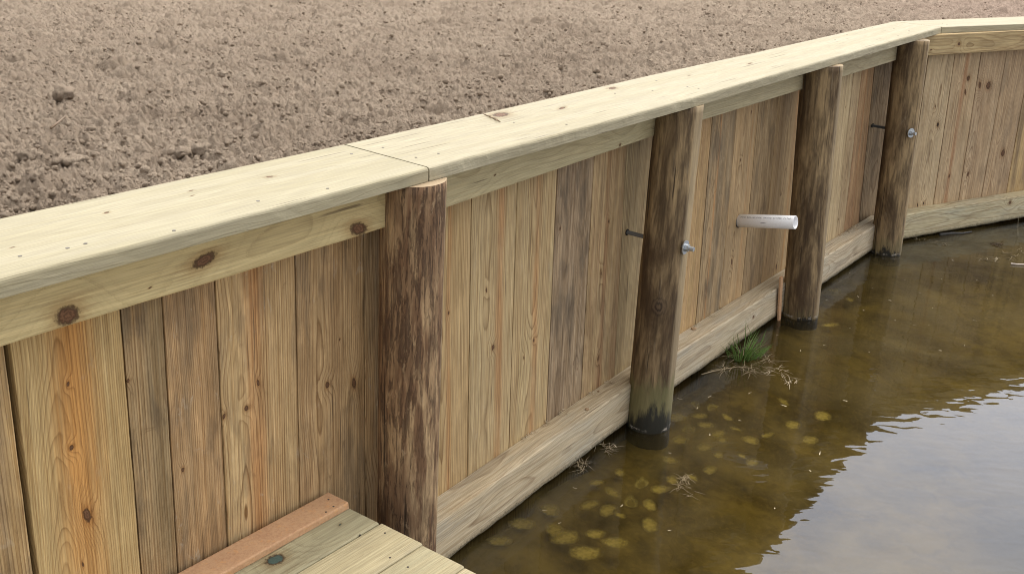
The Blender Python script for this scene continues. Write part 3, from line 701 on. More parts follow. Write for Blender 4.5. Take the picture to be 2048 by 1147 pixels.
# ------------------------------------------------------------------ deck and the reddish board on it
DZ = .435
dS, nS = unit(LOWL[0]); A0 = Vector((*LOWL[0][0], 0))
def so(px, py, z=DZ):
    p = onz(px, py, z) - A0; p.z = 0; return p.dot(dS), p.dot(nS)
def sw(s, o_, z): return A0 + dS * s + nS * o_ + V(0, 0, z)
deck = empty('deck', sw(.3, .3, 0), 'small plank deck of pale greenish boards against the wall at the bottom of the picture', 'deck')
s12 = so(599, 1147)[1]; e1 = so(752, 1044); s12b = e1[1]; s23 = so(762, 1147)[1]; e2 = so(842, 1083); e3 = so(921, 1135)
print('deck offsets', s12, s12b, s23, e2, e3, so(700, 1014), so(699, 1003, .455), so(655, 983, .455))
x12 = (s12 + s12b) / 2; x23 = (s23 + e2[1]) / 2; w3 = x23 + (x23 - x12) + .0; ends = [so(725, 1029)[0], so(800, 1064)[0], so(885, 1110)[0], so(940, 1140)[0]]
edges = [-DEPTH + .006, x12, x23, e3[1] + .004, e3[1] + .155, e3[1] + .30, e3[1] + .45]
cols = [(GREENISH, (.36, .33, .215), [(550, 1118, .026), (680, 1048, .003)], (.05, .11, .10, .8)), ((.46, .40, .25), (.42, .37, .24), [], None), ((.45, .39, .245), (.41, .37, .24), [], None), ((.46, .39, .25), (.5, .45, .3), [], None), (PALE, PALE2, [], None), (PALE, PALE2, [], None)]
for i in range(6):
    e_ = ends[min(i, 3)]; o0, o1 = edges[i] + .0015, edges[i + 1] - .0015
    t1_, t2_, kn, kc = cols[i]
    board('deck_plank', [sw(-2.2, o0, DZ), sw(e_ - .3, o0, DZ), sw(e_, o0, DZ)], [sw(-2.2, o1, DZ), sw(e_ - .3, o1, DZ), sw(e_, o1, DZ)], V(0, 0, -.036), deck, M_WOOD,
          tint=t1_, tint2=t2_, pith=(.10, -.08) if i == 0 else (.3, -.1), ringw=.012 if i == 0 else .009, knots=kn, stain=(.1, .1, .38), bevel=.006, sub=8, kcol=kc, nbev=3)
for x, y in ((720, 1069), (770, 1065), (780, 1114), (816, 1133)): nail(deck, x, y, DZ, .0032)
for k_, s_ in enumerate((-1.6, -.7, .35)):       # joists and posts below
    board('joist', [sw(s_, -.08, DZ - .037), sw(s_, e3[1] + .42, DZ - .037)], [sw(s_ + .04, -.08, DZ - .037), sw(s_ + .04, e3[1] + .42, DZ - .037)], V(0, 0, -.14), deck, M_WOOD, tint=PALE2, bevel=.003, sub=3)
    board('deck_post', [sw(s_ + .045, e3[1] + .2, DZ - .04), sw(s_ + .045, e3[1] + .2, -.5)], [sw(s_ + .135, e3[1] + .2, DZ - .04), sw(s_ + .135, e3[1] + .2, -.5)], nS * .09, deck, M_WOODW, tint=PALE2, bevel=.003, sub=3)
# reddish board
M_RED, g = newmat('reddish_board'); oc = g.n('ShaderNodeTexCoord').outputs['Object']
r1 = g.noise(oc, 9, 4, .6); r2 = g.noise(oc, 120, 4, .7); r3 = g.noise(g.vm('MULTIPLY', oc, V(40, 40, 60)), 1, 4, .7)
rc = g.mix(g.mr(r1, .35, .65), (.50, .30, .175), (.56, .35, .20)); rc = g.mix(g.m('MULTIPLY', g.mr(r2, .45, .7), .45), rc, (.34, .16, .085)); rc = g.mix(g.m('MULTIPLY', g.mr(r3, .56, .66), .5), rc, (.62, .33, .14))
finish(g, rc, .8, g.bump(g.m('ADD', r2, r3), .5, .002), .25)
ro = empty('board', sw(.3, -.05, DZ), 'reddish board lying on the deck tight against the wall', 'board')
rz = DZ + .0215; re = so(655, 983, rz); rf = so(699, 1003, rz)
o_ = board('board_face', [sw(-2.0, re[1] + .0, rz), sw(.3, re[1], rz), sw(re[0], re[1], rz)], [sw(-2.0, rf[1], rz), sw(.3, rf[1], rz), sw(re[0], rf[1] , rz)], V(0, 0, -.020), ro, M_RED, bevel=.005, sub=16, jagB=.0025, nbev=3)
for x, y in ((657, 998), (667, 1012), (652, 1023)): nail(ro, x, y, rz, .003)

# thin red strip wedged behind the third piling
sb = onz(1560, 634, .0); 
st = empty('wooden_strip', (sb.x, sb.y, 0), 'thin rusty red strip standing in the water between bottom rail and dark piling', 'strip')
_, nn3 = unit(LOWL[2]); dd3, _ = unit(LOWL[2])
q0 = onplane(1562, 555, Vector((*LOWL[2][1], 0)) + nn3 * .012, nn3); q1 = onplane(1558, 632, Vector((*LOWL[2][1], 0)) + nn3 * .012, nn3)
gq = (q1 - q0) / (q1.z - q0.z); q1 = q0 + gq * (-.2 - q0.z)
board('strip_face', [q0, q1], [q0 + dd3 * .03, q1 + dd3 * .03], -nn3 * .010, st, M_RED, bevel=.001, sub=4)

# ------------------------------------------------------------------ soil
def vnoise(x, y, s):
    xi = np.floor(x).astype(np.int64); yi = np.floor(y).astype(np.int64); fx = x - xi; fy = y - yi
    fx = fx * fx * (3 - 2 * fx); fy = fy * fy * (3 - 2 * fy)
    def h(a, b):
        n = (a * 374761393 + b * 668265263 + s * 2147483647) & 0xffffffff; n = ((n ^ (n >> 13)) * 1274126177) & 0xffffffff; return ((n ^ (n >> 16)) & 0xffff) / 65535.
    return (h(xi, yi) * (1 - fx) + h(xi + 1, yi) * fx) * (1 - fy) + (h(xi, yi + 1) * (1 - fx) + h(xi + 1, yi + 1) * fx) * fy
def hsh(a, b, s):
    n = (a * 73856093 + b * 19349663 + s * 83492791) & 0xffffffff; n = ((n ^ (n >> 15)) * 2246822519) & 0xffffffff; n = ((n ^ (n >> 13)) * 3266489917) & 0xffffffff
    return ((n ^ (n >> 16)) & 0xfffff) / 1048575.
def clods(x, y, cell, s, fill=.8):
    """domes of random size, one per cell"""
    X, Y = x / cell, y / cell; xi = np.floor(X).astype(np.int64); yi = np.floor(Y).astype(np.int64); out = np.zeros_like(x)
    for dx in (-1, 0, 1):
        for dy in (-1, 0, 1):
            a, b = xi + dx, yi + dy; cx, cy = a + hsh(a, b, s), b + hsh(a, b, s + 1); r = .25 + .6 * hsh(a, b, s + 2) ** 1.5
            r = np.where(hsh(a, b, s + 3) < fill, r, 0.001)
            d2 = ((X - cx) ** 2 + (Y - cy) ** 2) / r ** 2
            out = np.maximum(out, np.sqrt(np.clip(1 - d2, 0, 1)) * r * (.6 + .7 * hsh(a, b, s + 4)))
    return out * cell
def soil_h(x, y):
    wx = x + .02 * (vnoise(x * 14, y * 14, 91) - .5) + .008 * (vnoise(x * 60, y * 60, 92) - .5); wy = y + .02 * (vnoise(x * 14, y * 14, 93) - .5) + .008 * (vnoise(x * 60, y * 60, 94) - .5)
    h = .030 * (vnoise(x * 1.3, y * 1.3, 1) - .5) + .016 * (vnoise(x * 4.1, y * 4.1, 2) - .5) + .012 * (vnoise(x * 11, y * 11, 3) - .5) + .008 * (vnoise(x * 31, y * 31, 4) - .5)
    h += .40 * clods(wx, wy, .070, 10, .25) + .48 * clods(wx, wy, .032, 20, .5) + .80 * clods(wx, wy, .0190, 30, .75) + 1.25 * clods(wx, wy, .0110, 40, .85)
    h -= .036 * np.clip(vnoise(wx * 46, wy * 46, 7) - .50, 0, 1) + .022 * np.clip(.35 - vnoise(x * 75, y * 75, 8), 0, 1)
    h += .009 * (vnoise(x * 100, y * 100, 5) - .5) + .007 * (vnoise(x * 220, y * 220, 6) - .5)
    return h
SOILZ = 1.362
SPX = offs([(a + b) / 2 for a, b in zip(PT, PL)], -DEPTH - .045)
def side(x, y, P):
    best = np.full(x.shape, 1e9); sg = np.zeros_like(x)
    for i in range(len(P) - 1):
        a, b = P[i], P[i + 1]; d = b - a; L = d.length; d = d / L
        t = (x - a.x) * d.x + (y - a.y) * d.y
        tc_ = np.clip(t, -1e6 if i == 0 else 0, 1e6 if i == len(P) - 2 else L)
        qx, qy = a.x + d.x * tc_, a.y + d.y * tc_; dist = np.hypot(x - qx, y - qy); o_ = (x - a.x) * d.y - (y - a.y) * d.x
        m_ = dist < best; best = np.where(m_, dist, best); sg = np.where(m_, np.sign(o_) * dist, sg)
    return sg
angs = np.concatenate([np.arange(-150, -32, 2.5), np.arange(-32, 38, .056), np.arange(38.5, 120, 2.5)]) * math.pi / 180
rs = [1.2]
while rs[-1] < 400: rs.append(rs[-1] * (1.0016 if 2.2 < rs[-1] < 11 else 1.02 if rs[-1] < 30 else 1.06))
rs = np.array(rs); TH, RR = np.meshgrid(angs, rs); X = (RR * np.sin(TH)).ravel(); Y = (RR * np.cos(TH)).ravel()
sgn_ = side(X, Y, SPX)
fade = np.clip((30 - RR.ravel()) / 15, 0, 1)
Z = SOILZ + soil_h(X, Y) * fade
# the bank is kept a little lower where it meets the back of the cap
edge = np.clip((-.32 + .045 - (sgn_ - .145 + .0)) / .22, 0, 1)
Z = Z - .022 * (1 - np.clip((-sgn_ - .13) / .15, 0, 1))
Z = np.where(sgn_ > -.152, np.minimum(Z, 1.357), Z)
na, nr_ = len(angs), len(rs)
idx = np.arange(na * nr_).reshape(nr_, na); q = np.stack([idx[:-1, :-1], idx[:-1, 1:], idx[1:, 1:], idx[1:, :-1]], -1).reshape(-1, 4)[:, ::-1]
ok = (sgn_ < -.004); q = q[ok[q].all(1)]
used = np.unique(q); rem = np.full(na * nr_, -1); rem[used] = np.arange(len(used)); q = rem[q]
co = np.stack([X, Y, Z], -1)[used]
me = bpy.data.meshes.new('soil_ground'); me.vertices.add(len(co)); me.vertices.foreach_set('co', co.ravel())
me.loops.add(q.size); me.loops.foreach_set('vertex_index', q.ravel()); me.polygons.add(len(q)); me.polygons.foreach_set('loop_start', np.arange(len(q)) * 4); me.polygons.foreach_set('loop_total', np.full(len(q), 4))
me.polygons.foreach_set('use_smooth', np.ones(len(q), bool)); me.update(); me.validate()
M_SOIL, g = newmat('dry_soil'); pos = g.n('ShaderNodeNewGeometry').outputs[0]
n1 = g.noise(pos, 1.3, 3); n2 = g.noise(pos, 5, 5, .65); n3 = g.noise(pos, 190, 4, .65); n4 = g.noise(pos, 420, 3, .7)
sc_ = g.mix(g.mr(n1, .35, .65), (.385, .305, .232), (.44, .352, .270)); sc_ = g.mix(g.m('MULTIPLY', g.mr(n2, .45, .62), .38), sc_, (.27, .205, .15))
sc_ = g.mix(g.m('MULTIPLY', g.mr(n3, .60, .74), .6), sc_, (.40, .33, .26)); sc_ = g.mix(g.m('MULTIPLY', g.mr(n3, .40, .28), .35), sc_, (.20, .15, .11))
# faint pink cast of the far soil on the right
px_ = g.sep(pos); pk = g.m('MULTIPLY', g.mr(g.m('SUBTRACT', px_[0], g.m('MULTIPLY', px_[1], .18)), .6, 2.4, 0, 1, True), .5)
sc_ = g.mix(pk, sc_, (.42, .305, .255))
finish(g, sc_, .95, g.bump(g.m('ADD', n3, g.m('MULTIPLY', n4, .4)), 1.0, .012), .1)
me.materials.append(M_SOIL); so_ = bpy.data.objects.new('soil_ground', me); COL.objects.link(so_); tag(so_, kind='structure')

# loose clods scattered on it
def ico(sub=1):
    bm = bmesh.new(); bmesh.ops.create_icosphere(bm, subdivisions=sub, radius=1.0)
    v = np.array([x.co[:] for x in bm.verts]); f = np.array([[y.index for y in x.verts] for x in bm.faces]); bm.free(); return v, f
iv, jf = ico(2)
def clod_verts(c, r, seed_, squash=.75):
    n_ = np.array([mnoise.noise((a[0] * 1.4 + seed_, a[1] * 1.4, a[2] * 1.4)) * .5 + mnoise.noise((a[0] * 4 + seed_, a[1] * 4, a[2] * 4)) * .4 for a in iv])
    v = iv * (1 + n_)[:, None] * r; v[:, 2] *= squash; return v + np.array(c)
protos = [clod_verts((0, 0, 0), 1., 3.7 * k) for k in range(10)]
N = 34000; th = RNG.uniform(-.52, .58, N); d_ = 2.3 * np.exp(RNG.uniform(0, 1.75, N)); cx, cy = d_ * np.sin(th), d_ * np.cos(th)
sd_ = side(cx, cy, SPX); kp = sd_ < -.185; cx, cy, d_ = cx[kp], cy[kp], d_[kp]
rad_ = np.clip(RNG.lognormal(math.log(.0040), .5, len(cx)), .002, .015); near_ = np.clip((3.9 - d_) / 1.2, 0, 1) * np.clip((-.2 - np.arctan2(cx, cy)) / .15, 0, 1); rad_ = rad_ * (1 + .45 * near_ * (RNG.random(len(cx)) < .25)); cz = SOILZ + soil_h(cx, cy) + rad_ * .3
allv, allf = [], []; base_ = 0
for k in range(len(cx)):
    a = RNG.uniform(0, 6.28); ca, sa = math.cos(a), math.sin(a); p = protos[k % 10]
    R_ = np.stack([p[:, 0] * ca - p[:, 1] * sa, p[:, 0] * sa + p[:, 1] * ca, p[:, 2]], -1) * rad_[k] + (cx[k], cy[k], cz[k])
    allv.append(R_); allf.append(jf + base_); base_ += len(iv)
allv = np.concatenate(allv); allf = np.concatenate(allf)
me = bpy.data.meshes.new('soil_clods'); me.vertices.add(len(allv)); me.vertices.foreach_set('co', allv.ravel()); me.loops.add(allf.size); me.loops.foreach_set('vertex_index', allf.ravel().astype(np.int32))
me.polygons.add(len(allf)); me.polygons.foreach_set('loop_start', np.arange(len(allf)) * 3); me.polygons.foreach_set('loop_total', np.full(len(allf), 3)); me.polygons.foreach_set('use_smooth', np.ones(len(allf), bool)); me.update()
me.materials.append(M_SOIL); o = bpy.data.objects.new('soil_clods', me); COL.objects.link(o); tag(o, 'small dry crumbs of soil scattered over the bare ground', 'soil clods', kind='stuff')
# the few big lumps
iv, jf = ico(3)
def lump(px, py, r, label):
    p = onz(px, py, SOILZ + .01); z_ = SOILZ + float(soil_h(np.array([p.x]), np.array([p.y]))[0]) + r * .45
    v = clod_verts((p.x, p.y, z_), r, random.random() * 50, .7)
    o = mesh_obj('soil_lump', v, jf, M_SOIL); tag(o, label, 'soil lump', 'large lumps on the bare soil'); return o
lump(128, 203, .036, 'large dark lump of soil near the left edge, above a short twig')
lump(196, 22, .026, 'round soil lump near the top left corner')
lump(62, 325, .026, 'pale upright soil lump at the far left, above the cap')
lump(150, 335, .030, 'broad soil lump just right of the pale one, above the cap')
lump(292, 318, .024, 'dark soil lump in the row close above the cap, left of three')
lump(450, 158, .020, 'isolated soil lump left of the picture centre, well above the cap')
lump(912, 163, .018, 'dark lump of soil above the middle of the cap')
lump(1052, 190, .016, 'dark lump lying against the back edge of the cap')
lump(365, 312, .022, 'dark soil lump in the row close above the cap, middle of three')
lump(405, 308, .026, 'dark soil lump in the row close above the cap, right of three')
lump(555, 140, .018, 'small soil lump between the isolated lump and the picture centre')

# ------------------------------------------------------------------ straw / grass builders
def simple(name, c1, c2, sc=60, rough=.7, spec=.3):
    m_, g = newmat(name); oi = g.n('ShaderNodeObjectInfo').outputs['Random']
    finish(g, g.mix(g.noise(g.n('ShaderNodeNewGeometry').outputs[0], sc, 3), c1, c2), rough, None, spec); return m_
M_STRAW = simple('straw', (.55, .44, .28), (.78, .68, .50)); M_STRAWD = simple('wet_straw', (.28, .21, .12), (.50, .40, .25)); M_GRASS = simple('grass_blade', (.05, .13, .03), (.25, .36, .09), 30)
M_TWIG = simple('twig', (.10, .065, .04), (.24, .17, .11))
def blade(p0, dirv, L, w, bend, twist=0., n=7, thick=True):
    """curved tapering three-sided strand"""
    vs, fs = [], []; d = Vector(dirv).normalized(); p = Vector(p0); sidev = d.cross(V(.3, .2, 1)).normalized()
    if sidev.length < .1: sidev = V(1, 0, 0)
    for i in range(n + 1):
        t = i / n; ww = w * (1 - t ** 2.2) * .5 + .00025; up_ = d.cross(sidev).normalized()
        vs += [p + sidev * ww, p - sidev * ww, p + up_ * ww * .5]
        d = (d + Vector(bend) * (1 / n)).normalized(); p = p + d * (L / n)
    for i in range(n):
        for a, b in ((0, 1), (1, 2), (2, 0)): fs.append((3 * i + a, 3 * i + b, 3 * i + 3 + b, 3 * i + 3 + a))
    return vs, fs
def join(parts):
    V_, F_ = [], []
    for v, f in parts: b = len(V_); V_ += list(v); F_ += [tuple(i + b for i in x) for x in f]
    return V_, F_
R = random.Random(5)
def rdir(zc=0.): a = R.uniform(0, 6.283); return V(math.cos(a), math.sin(a), zc)
sv_, sf_ = [], []
for a_, b_, s_ in SPLINTERS:
    q_ = len(sv_); sv_ += [a_ - s_, a_ + s_, a_ + V(0, 0, -.006), b_]; sf_ += [(q_, q_ + 1, q_ + 3), (q_ + 1, q_ + 2, q_ + 3), (q_ + 2, q_, q_ + 3), (q_, q_ + 2, q_ + 1)]
mesh_obj('splintered_knot', sv_, sf_, simple('splinter_wood', (.12, .07, .04), (.42, .32, .2), 120), cap2, False)
# grass tuft
gc = onz(1487, 712, 0); tuft = empty('grass_tuft', gc, 'green grass tuft growing at the foot of the bottom rail', 'grass tuft')
gr, dr_ = [], []
dR3, nR3 = unit(LOWL[2])
for k in range(85):
    a = R.uniform(0, 6.283); rr_ = R.random() ** .7 * .085; p = gc + V(math.cos(a) * rr_, math.sin(a) * rr_ * .8, -.01)
    off = (p - Vector((*LOWL[2][0], 0))).dot(nR3)
    if off < .008: p += nR3 * (.010 - off)
    out = V(math.cos(a), math.sin(a), 0) * .55 + nR3 * .12; L = R.uniform(.06, .15)
    gr.append(blade(p, out + V(0, 0, R.uniform(.7, 1.6)), L, R.uniform(.005, .009), out * R.uniform(.1, .9) + V(0, 0, -R.uniform(0, .8))))
for (px, py, qx, qy) in ((1462, 690, 1452, 662), (1478, 690, 1473, 650), (1490, 690, 1492, 640), (1508, 682, 1491, 641), (1520, 690, 1533, 658), (1500, 676, 1515, 655), (1470, 700, 1466, 668)):
    a_ = onz(px, py, .012); b_ = onplane(qx, qy, a_, V(0, 1, 0)); d_v = b_ - a_; gr.append(blade(a_, d_v, d_v.length * 1.02, .0052, V(0, 0, .0)))
for k in range(34):
    a = R.uniform(0, 6.283); rr_ = R.random() * .07; p = gc + V(math.cos(a) * rr_, math.sin(a) * rr_, 0)
    off = (p - Vector((*LOWL[2][0], 0))).dot(nR3)
    if off < .008: p += nR3 * (.012 - off)
    dr_.append(blade(p, V(math.cos(a), math.sin(a), R.uniform(.2, 1.2)), R.uniform(.05, .12), .003, V(0, 0, -R.uniform(.4, 1.3))))
v, f = join(gr); mesh_obj('green_blades', v, f, M_GRASS, tuft); v, f = join(dr_); mesh_obj('dry_blades', v, f, M_STRAWD, tuft)
def straw_clump(pts, n, Lr, label, mat=M_STRAW, spread=.03, flat=.18, w=.0024, group='clumps of dead straw in the water'):
    c = onz(*pts[len(pts) // 2], 0); parts = []
    for k in range(n):
        px, py = R.choice(pts); p = onz(px, py, 0) + rdir() * R.random() * spread; p.z = R.uniform(.001, .012)
        parts.append(blade(p, rdir(R.uniform(-.02, flat)), R.uniform(*Lr), w * R.uniform(.6, 1.3), rdir() * R.uniform(.2, 1.1) + V(0, 0, -flat * 1.2), n=5))
    v, f = join(parts); vv = np.array([tuple(a) for a in v]); vv[:, 2] = np.maximum(vv[:, 2], .0008)
    o = mesh_obj('straw_clump', vv, f, mat); tag(o, label, 'straw clump', group); return o
straw_clump([(1540, 742), (1555, 748), (1570, 758), (1560, 742), (1580, 768)], 34, (.03, .09), 'bright pale straw clump floating right of the grass tuft')
straw_clump([(1365, 960), (1372, 975), (1380, 990), (1360, 975)], 42, (.02, .06), 'tangled straw clump far out in the water, nearest the camera', M_STRAWD)
straw_clump([(1205, 893), (1215, 900), (1220, 905)], 26, (.03, .07), 'straw clump just left of the foot of the piling with the knot', M_STRAWD)
straw_clump([(1156, 926), (1160, 932), (1166, 934)], 34, (.03, .08), 'straw clump lying along the lower edge of the bottom rail', M_STRAWD)
straw_clump([(1480, 735), (1510, 738), (1450, 740), (1535, 720), (1500, 745)], 60, (.03, .10), 'wet straw mat around the foot of the grass tuft', M_STRAWD, .05)
straw_clump([(1970, 520), (1980, 522), (1990, 518)], 24, (.02, .07), 'straw clump near the right edge, left of the white stick', M_STRAW)
straw_clump([(2015, 508), (2025, 512), (2035, 505), (2020, 518)], 40, (.02, .07), 'dense straw clump at the right edge, above the white stick', M_STRAWD)
straw_clump([(1990, 489), (1993, 490), (1997, 491)], 46, (.03, .08), 'dark straw clump at the right edge, nearest the wall', M_TWIG, .02)
straw_clump([(1830, 478), (1850, 481), (1870, 486), (1890, 490)], 34, (.015, .05), 'thin straw litter line below the far bottom rail', M_STRAWD)
def strand(pts, w, mat, name, label, cat, z=.004, group=None):
    P_ = [onz(x, y, z if len(pts[0]) == 2 else 0) if len(q_) == 2 else onz(x, y, q_[2]) for q_ in pts for x, y in [q_[:2]]]
    vs, fs = [], []
    for i, p in enumerate(P_):
        d = (P_[min(i + 1, len(P_) - 1)] - P_[max(i - 1, 0)]).normalized(); s_ = d.orthogonal().normalized(); u_ = d.cross(s_); t = i / (len(P_) - 1); ww = w * (1 - .5 * t)
        for k in range(5): a = k * 1.2566; vs.append(p + (s_ * math.cos(a) + u_ * math.sin(a)) * ww)
    for i in range(len(P_) - 1):
        for k in range(5): j = (k + 1) % 5; fs.append((i * 5 + k, i * 5 + j, i * 5 + 5 + j, i * 5 + 5 + k))
    fs.append((4, 3, 2, 1, 0)); fs.append(tuple(len(vs) - 5 + k for k in range(5)))
    o = mesh_obj(name, vs, fs, mat); return tag(o, label, cat, group)
strand([(1403, 748), (1425, 742), (1450, 737), (1475, 733), (1500, 735), (1515, 743)], .0026, M_STRAWD, 'root_strand', 'long thin root floating below the grass tuft', 'root')
strand([(2022, 527), (2035, 528), (2060, 529)], .006, simple('white_stick', (.6, .5, .44), (.8, .72, .66)), 'stick', 'pale peeled stick floating at the right edge', 'stick', z=.006)
strand([(1880, 469), (1905, 466), (1925, 466), (1943, 463)], .012, simple('wet_bark', (.03, .028, .026), (.10, .095, .09)), 'stick', 'dark wet stick floating along the far bottom rail', 'stick', z=.005)
strand([(102, 256), (115, 246), (131, 232)], .0045, M_TWIG, 'twig', 'short dark twig on the soil near the left edge', 'twig', z=SOILZ + .03)
# dry stalk at the far right
sk = onz(2035, 470, 0)
def stalk(px, py, qx, qy, w, mat, label):
    a_ = onz(px, py, 0); b_ = onplane(qx, qy, a_, V(0, 1, 0)); dv = b_ - a_
    v, f = blade(a_, dv, dv.length, w, V(.12, 0, 0)); o = mesh_obj('stalk', v, f, mat); tag(o, label, 'stalk', 'dry stalks standing by the far rail')
stalk(2036, 472, 2034, 432, .004, M_STRAW, 'pale dry stalk standing at the right edge of the picture')
stalk(2022, 436, 2040, 404, .006, M_TWIG, 'dark leaning stalk in front of the far bottom rail')
# floating bits
bits = [(1420, 792), (1360, 797), (1500, 785), (1395, 815), (1567, 810), (1230, 890), (1090, 1020), (1190, 775), (1640, 905), (1738, 703), (1727, 620), (1745, 575), (1790, 640), (1700, 655), (1810, 560), (1883, 557), (1865, 615), (1858, 650), (1830, 650),
        (1955, 560), (1700, 545), (1715, 592), (1905, 520), (1950, 640), (1985, 590), (1600, 700), (1560, 600), (1655, 600), (1650, 690), (1556, 670), (1480, 840), (1420, 868), (1340, 905), (1550, 1015), (1620, 940), (1150, 975), (1245, 1010), (1340, 1060), (1120, 1045), (1690, 800), (1880, 700), (1930, 690), (1840, 585), (1780, 600), (1400, 690)]
bv = None
for k, (x, y) in enumerate(bits):
    L = R.uniform(.008, .028)
    if k % 9 == 0 or bv is None:
        v, f = blade(V(-L / 2, 0, 0), V(1, 0, 0), L, .0032, V(0, R.uniform(-.6, .6), 0), n=4)
        me_ = bpy.data.meshes.new('straw_bit'); me_.from_pydata([tuple(a) for a in v], [], f); me_.materials.append(M_STRAW); bv = me_
    o = bpy.data.objects.new('straw_bit', bv); COL.objects.link(o); p = onz(x, y, .002); o.location = p; o.rotation_euler = (0, 0, R.uniform(-1, 2.5)); o.scale = (R.uniform(.6, 1.3), 1, 1)
    tag(o, 'tiny pale bit of straw floating on the brown water', 'straw', 'loose straw bits floating on the water')
# shavings and chips on the bottom rails
M_CHIP = simple('wood_chip', (.26, .16, .09), (.46, .33, .20))
def shavings(pts, n, label):
    parts = []
    for k in range(n):
        px, py = R.choice(pts); p = onz(px + R.gauss(0, 6), py + R.gauss(0, 2.5), ZB1 + .002); p.z = ZB1 + R.uniform(.001, .010)
        parts.append(blade(p, rdir(R.uniform(-.1, .5)), R.uniform(.006, .018), .004, rdir() * 2, n=4))
    v, f = join(parts); o = mesh_obj('wood_shavings', v, f, M_STRAW); tag(o, label, 'wood shavings', kind='stuff')
shavings([(1695, 462), (1705, 458), (1688, 466), (1712, 455)], 150, 'pile of curled pale wood shavings on the bottom rail near the far piling')
shavings([(1052, 868), (1044, 875), (1060, 862)], 60, 'small pale heap of wood shavings on the nearest bottom rail')
shavings([(1120, 826), (1145, 806), (1180, 785), (1215, 762), (1090, 846)], 60, 'thin line of sawdust where planks meet the nearest bottom rail')
shavings([(1390, 650), (1420, 632), (1360, 668), (1440, 618)], 40, 'thin line of sawdust where planks meet the rail behind the grass tuft')
iv, jf = ico(1)
def chip(px, py, r, label, z=ZB1):
    p = onz(px, py, z); v = clod_verts((p.x, p.y, z + r * .35), r, random.random() * 40, .5); o = mesh_obj('wood_chip', v, jf, M_CHIP, smooth=False); tag(o, label, 'wood chip', 'wood chips on the rails')
chip(1388, 658, .013, 'brown wood chip on the rail just right of the piling with the knot')
chip(1174, 819, .009, 'wood chip lying alone on the nearest bottom rail')
chip(1197, 783, .008, 'dark wood chip by the planks on the nearest bottom rail')
chip(1680, 471, .006, 'tiny wood chip just left of the pile of shavings')

# ------------------------------------------------------------------ bed of the pond with sunken pale leaves
bx = np.concatenate([np.array([-60, -30, -12]), np.arange(-6, 12, .12), np.array([14, 20, 40, 80, 200])]); by = np.concatenate([np.array([-200, -60, -20, -8]), np.arange(-4, 10, .12), np.array([12, 20, 40, 80, 200])])
BX, BY = np.meshgrid(bx, by); fx_, fy_ = BX.ravel(), BY.ravel(); sdw = side(fx_, fy_, PL)
BZ = -.045 - .12 * np.clip(sdw / .8, 0, 1) - .35 * np.clip((sdw - .6) / 5, 0, 1) + .03 * (vnoise(fx_ * 3, fy_ * 3, 41) - .5) + .015 * (vnoise(fx_ * 9, fy_ * 9, 42) - .5)
BZ = np.where(sdw < -.05, -.35, BZ); BZ = BZ + 1.6 * np.clip((sdw - 28) / 12, 0, 1)
ib = np.arange(len(fx_)).reshape(BX.shape); qb = np.stack([ib[:-1, :-1], ib[:-1, 1:], ib[1:, 1:], ib[1:, :-1]], -1).reshape(-1, 4)
me = bpy.data.meshes.new('pond_bed'); me.from_pydata(np.stack([fx_, fy_, BZ], -1).tolist(), [], qb.tolist()); me.polygons.foreach_set('use_smooth', [True] * len(me.polygons))
M_BED, g = newmat('pond_mud'); pos = g.n('ShaderNodeNewGeometry').outputs[0]
b1_ = g.noise(pos, 2.2, 4, .6, .6); b2_ = g.noise(pos, 9, 4, .6, .8); b3_ = g.noise(pos, 40, 3, .6)
bc = g.mix(g.mr(b1_, .35, .65, 0, 1, True), (.085, .062, .024), (.27, .205, .075)); bc = g.mix(g.m('MULTIPLY', g.mr(b2_, .45, .65), .6), bc, (.075, .05, .018)); bc = g.mix(g.m('MULTIPLY', g.mr(b3_, .5, .7), .3), bc, (.34, .25, .09))
finish(g, bc, .9); me.materials.append(M_BED); o = bpy.data.objects.new('pond_bed', me); COL.objects.link(o); tag(o, kind='structure')
M_LEAF, g = newmat('sunken_leaf'); oc = g.n('ShaderNodeTexCoord').outputs['Object']; ln = g.noise(oc, 60, 3); rl = g.vm('LENGTH', oc)
la = g.attr('wc')[1]; lt = g.sep(la)
lb = finish(g, g.mix(lt[1], g.mix(g.mr(ln, .35, .65), (.62, .53, .24), (.46, .38, .15)), g.mix(g.mr(lt[0], .35, .8, 0, 1, True), (.24, .19, .07), (.72, .63, .32))), .8)
g.put(lb.inputs['Alpha'], g.m('MULTIPLY', g.mr(g.m('MULTIPLY_ADD', g.m('SUBTRACT', ln, .5), .6, lt[0]), .25, 1.02, 1, 0, True), .9))
